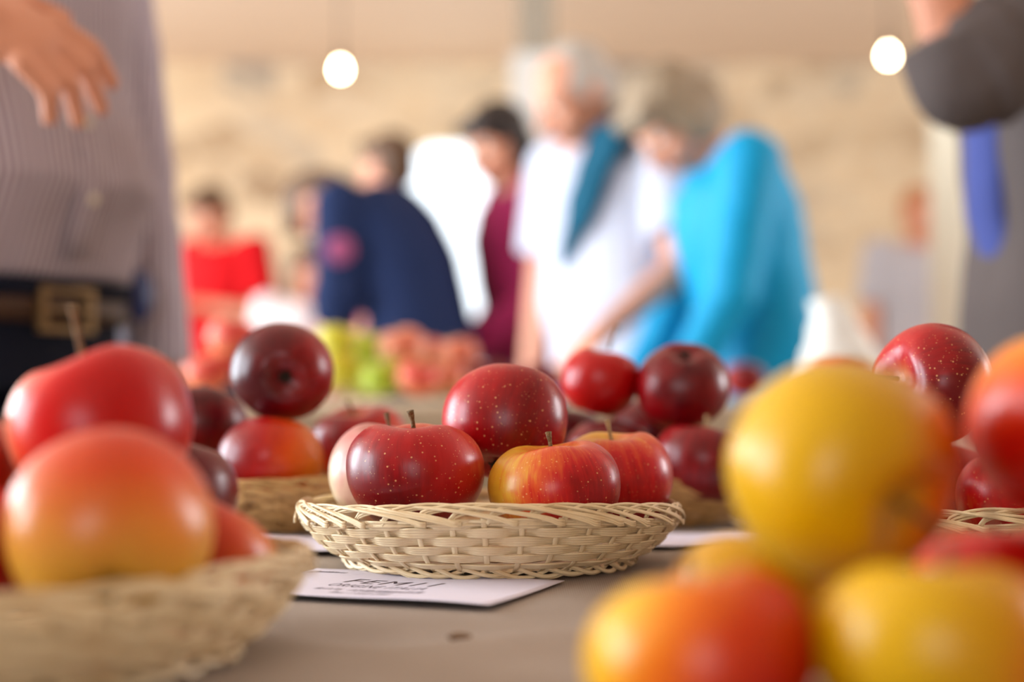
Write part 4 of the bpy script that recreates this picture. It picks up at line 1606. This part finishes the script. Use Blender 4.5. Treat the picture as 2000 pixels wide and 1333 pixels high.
# woman in maroon
x, y = at(1040, 600, 4.7).x, 4.7
person(x, y, math.radians(-74), 1.74, 'person with dark fringe wearing maroon, standing before the bright doorway', M['skin'], HAIR['black'],
       cloth_mat('maroon_jersey', rgb(128, 24, 66)), cloth_mat('maroon_skirt', rgb(140, 14, 66)), bend=0.10, nod=0.25, turn=0.40, hair_style='long', sleeve='long', skirt=True, build=0.95,
       arms={'R': ((-0.05, 0.02, -1), (0.0, -0.55, -0.75)), 'L': ((0.12, 0.0, -1), (-0.3, -0.6, -0.5))}, shirt_hem=-0.05)

# bending person in navy
x, y = at(824, 600, 4.5).x, 4.5
nv, J = person(x, y, math.radians(-118), 1.74, 'person in navy jacket with back turned, bending left over the second table', M['skin_tan'], HAIR['brown'],
               cloth_mat('navy_fleece', rgb(24, 38, 74)), M['navy'], bend=0.10, hunch=0.95, nod=0.45, hair_style='short', sleeve='rolled', build=0.95,
               arms={'R': ((-0.1, -0.35, -1), (0.1, -0.5, -0.8)), 'L': ((0.10, 0.05, -1), (-0.1, -0.45, -0.9))}, shirt_hem=-0.06, shirt_name='jacket')
# badge on the sleeve that faces the viewer
sh, el, wr, fd = J['arms']['L']
m = MB()
bc = sh.lerp(el, 0.48)
bdir = Vector((0.75, 0.55, 0.1)).normalized()
MQ = Vector((0, 0, 1)).rotation_difference(bdir).to_matrix()
m.ell(bc + bdir * 0.070, (0.040, 0.040, 0.012), MQ)
bd = m.build('sleeve_badge', plain('pink_badge', rgb(150, 70, 110), 0.7, 0.1), nv)
bd['label'] = 'round dull pink badge'

# person behind, seen above the navy back
person(at(768, 300, 5.7).x, 5.7, math.radians(-100), 1.80, 'person with short dark brown hair and dusky pink top, behind the navy jacket', M['skin'], HAIR['brown'],
       cloth_mat('pink_top', rgb(176, 92, 110)), M['navy'], hair_style='short', build=0.85, turn=-0.5)
# person in white and red
person(at(598, 560, 6.2).x, 6.2, math.radians(25), 1.42, 'person in white top with red sleeves, left of the navy jacket', M['skin_tan'], HAIR['brown'],
       cloth_mat('white_top', rgb(230, 224, 226)), M['jeans'], hair_style='long', sleeve='short', arms={'L': ((0.3, -0.1, -1), (-0.3, -0.9, -0.2))})
# person in red
person(at(440, 560, 7.2).x, 7.2, math.radians(-35), 1.80, 'person with dark hair in bright red shirt, looking down, near the stone wall', M['skin'], HAIR['brown'],
       cloth_mat('red_jersey', rgb(186, 6, 16)), M['navy'], nod=0.4, bend=0.05, hair_style='short', build=1.05,
       arms={'R': ((-0.2, -0.25, -1), (0.4, -0.9, 0.1)), 'L': ((0.25, -0.1, -1), (-0.6, -0.8, 0.15))})
# distant person at the right
person(at(1795, 560, 7.3).x, 7.3, math.radians(10), 1.80, 'distant person with ginger hair and pale grey shirt, left of the plastered pillar', M['skin_tan'], HAIR['ginger'],
       cloth_mat('pale_grey_shirt', rgb(176, 172, 178)), M['greytrousers'], hair_style='short')

# ---- man in the striped shirt, close at the left


def stripe_mat():
    m, nt, b = nodemat('striped_shirting')
    L = nt.links
    tc = N(nt, 'ShaderNodeTexCoord')
    w = N(nt, 'ShaderNodeTexWave', Scale=36.0, Distortion=0.35, Detail=1.0)
    w.bands_direction = 'X'
    w.inputs['Detail Scale'].default_value = 0.5
    L.new(tc.outputs['Object'], w.inputs['Vector'])
    L.new(mix(nt, w.outputs['Fac'], rgb(116, 98, 106), rgb(208, 197, 208)), b.inputs['Base Color'])
    b.inputs['Roughness'].default_value = 0.85
    b.inputs['Specular IOR Level'].default_value = 0.2
    n2 = N(nt, 'ShaderNodeTexNoise', Scale=9.0, Detail=3.0)
    L.new(tc.outputs['Object'], n2.inputs['Vector'])
    bp = N(nt, 'ShaderNodeBump', Strength=0.5, Distance=0.02)
    L.new(n2.outputs['Fac'], bp.inputs['Height'])
    L.new(bp.outputs[0], b.inputs['Normal'])
    return m


H = 1.77
x, y = -0.635, 1.84
sm, J = person(x, y, math.radians(60), H, 'person in striped shirt with brown belt and dark trousers, close behind the table at left', M['skin_tan'], HAIR['greybrown'],
               stripe_mat(), M['navy'], sleeve='long', build=0.97, hair_style='short', nod=0.3, voxel=0.006, shirt_hem=0.075, curl=(0.85, 0.4), belly=0.03, trouser_top=0.07,
               arms={'R': ((-0.275, -0.11, -0.155), (0.115, -0.185, -0.075)), 'L': ((0.22, -0.04, -1), (0.10, -0.12, -1))}, sleeve_r='rolled', roll_r=0.8)
ring = J['ring']
m = MB()
belt_z = []
for q in range(2):
    pass
outer0, outer1 = ring(-0.01, 0.1115, 0.0850, 0.002, 40), ring(0.058, 0.1105, 0.0850, 0.000, 40)
inner1, inner0 = ring(0.058, 0.1070, 0.0815, 0.000, 40), ring(-0.01, 0.1080, 0.0815, 0.002, 40)
m.ring_loft([outer0, outer1, inner1, inner0], closed=True)
bl = m.build('belt', plain('brown_leather', rgb(66, 42, 28), 0.45, 0.2, 8), sm)
front = min(outer0, key=lambda p_: p_.y)
zc = (outer0[0].z + outer1[0].z) / 2
brass = plain('dull_brass', rgb(150, 122, 86), 0.35, 0.1, 8, metal=0.8)
m = MB()
fy = front.y - 0.006
for sx in (-1, 1):
    m.box((sx * 0.036, fy, zc), (0.010, 0.008, 0.052))
for sz in (-1, 1):
    m.box((0, fy, zc + sz * 0.022), (0.076, 0.006, 0.008))
m.box((0.0, fy - 0.004, zc), (0.060, 0.004, 0.005))
m.build('buckle', brass, bl, False)
# placket and buttons of the shirt
m = MB()
pts = []
for q in range(12):
    s = 0.12 + 0.80 * q / 11
    P_, F_ = J['spine'](s)
    rr = ring(s, 0.001, 0.0 if False else (0.066 if s > 0.5 else 0.068), -0.004)
    pts.append(P_ + F_ @ Vector((0, -(0.070 + 0.048 * math.exp(-((s - 0.30) / 0.22) ** 2) * 0.6 if s < 0.8 else 0.066 - 0.10 * (s - 0.8)) * H - 0.0165, 0)))
m.tube(pts, 0.017, 12, 0.16, up=(1, 0, 0))
m.build('placket', stripe_mat(), sm)
btn = plain('cream_button', rgb(226, 214, 190), 0.4, 0.05)
for q in (2, 4, 6, 8, 10):
    m = MB()
    m.cone(pts[q] + Vector((0, -0.0020, 0)), pts[q] + Vector((0, -0.0055, 0)), 0.0060, 0.0055, 14, False)
    m.build('button', btn, sm)
# pouch on the belt
m = MB()
po = ring(0.03, 0.112, 0.085, 0.003, 40)
pq = max(po, key=lambda p_: p_.x * 0.80 - p_.y * 0.6)
m.ell((0, 0, 0), (0.020, 0.013, 0.034))
ph_ = m.build('phone_pouch', plain('dark_blue_pouch', rgb(44, 56, 104), 0.3, 0.2, 10), sm)
ph_.location = pq + Vector((0.008, -0.012, 0.012))

# ---- person with grey jacket close at the right
H = 1.73
x, y = 0.757, 2.06
gm, J = person(x, y, math.radians(-86), H, 'person in grey jacket with rolled sleeve and blue shirt, arm raised, close at right', M['skin_tan'], HAIR['brown'],
               cloth_mat('grey_tweed', rgb(94, 85, 84), var=0.12), M['greytrousers'], sleeve='rolled', hair_style='short', nod=0.2, shirt_hem=-0.25, build=1.02,
               arms={'L': ((0.02, -0.80, -0.58), (-0.05, -0.28, 1)), 'R': ((0.0, 0.12, -1), (0.85, -0.30, 0.45))}, shirt_name='jacket')
ring = J['ring']
m = MB()
strip = []
for s in (-0.22, 0.0, 0.15, 0.35, 0.55, 0.75, 0.88):
    P_, F_ = J['spine'](max(s, 0))
    if s < 0:
        P_ = P_ + Vector((0, 0, s * 0.295 * H))
    strip.append(P_ + F_ @ Vector((0.012, -0.072 * H - 0.012 + (0.022 if s < 0.2 else 0), 0)))
m.tube(strip, [0.022, 0.032, 0.044, 0.054, 0.058, 0.055, 0.035], 18, 0.42, up=(1, 0, 0))
sb = m.build('shirt_front', cloth_mat('blue_checked_shirt', rgb(72, 84, 150)), gm)
sb['label'] = 'blue shirt showing in the jacket opening'
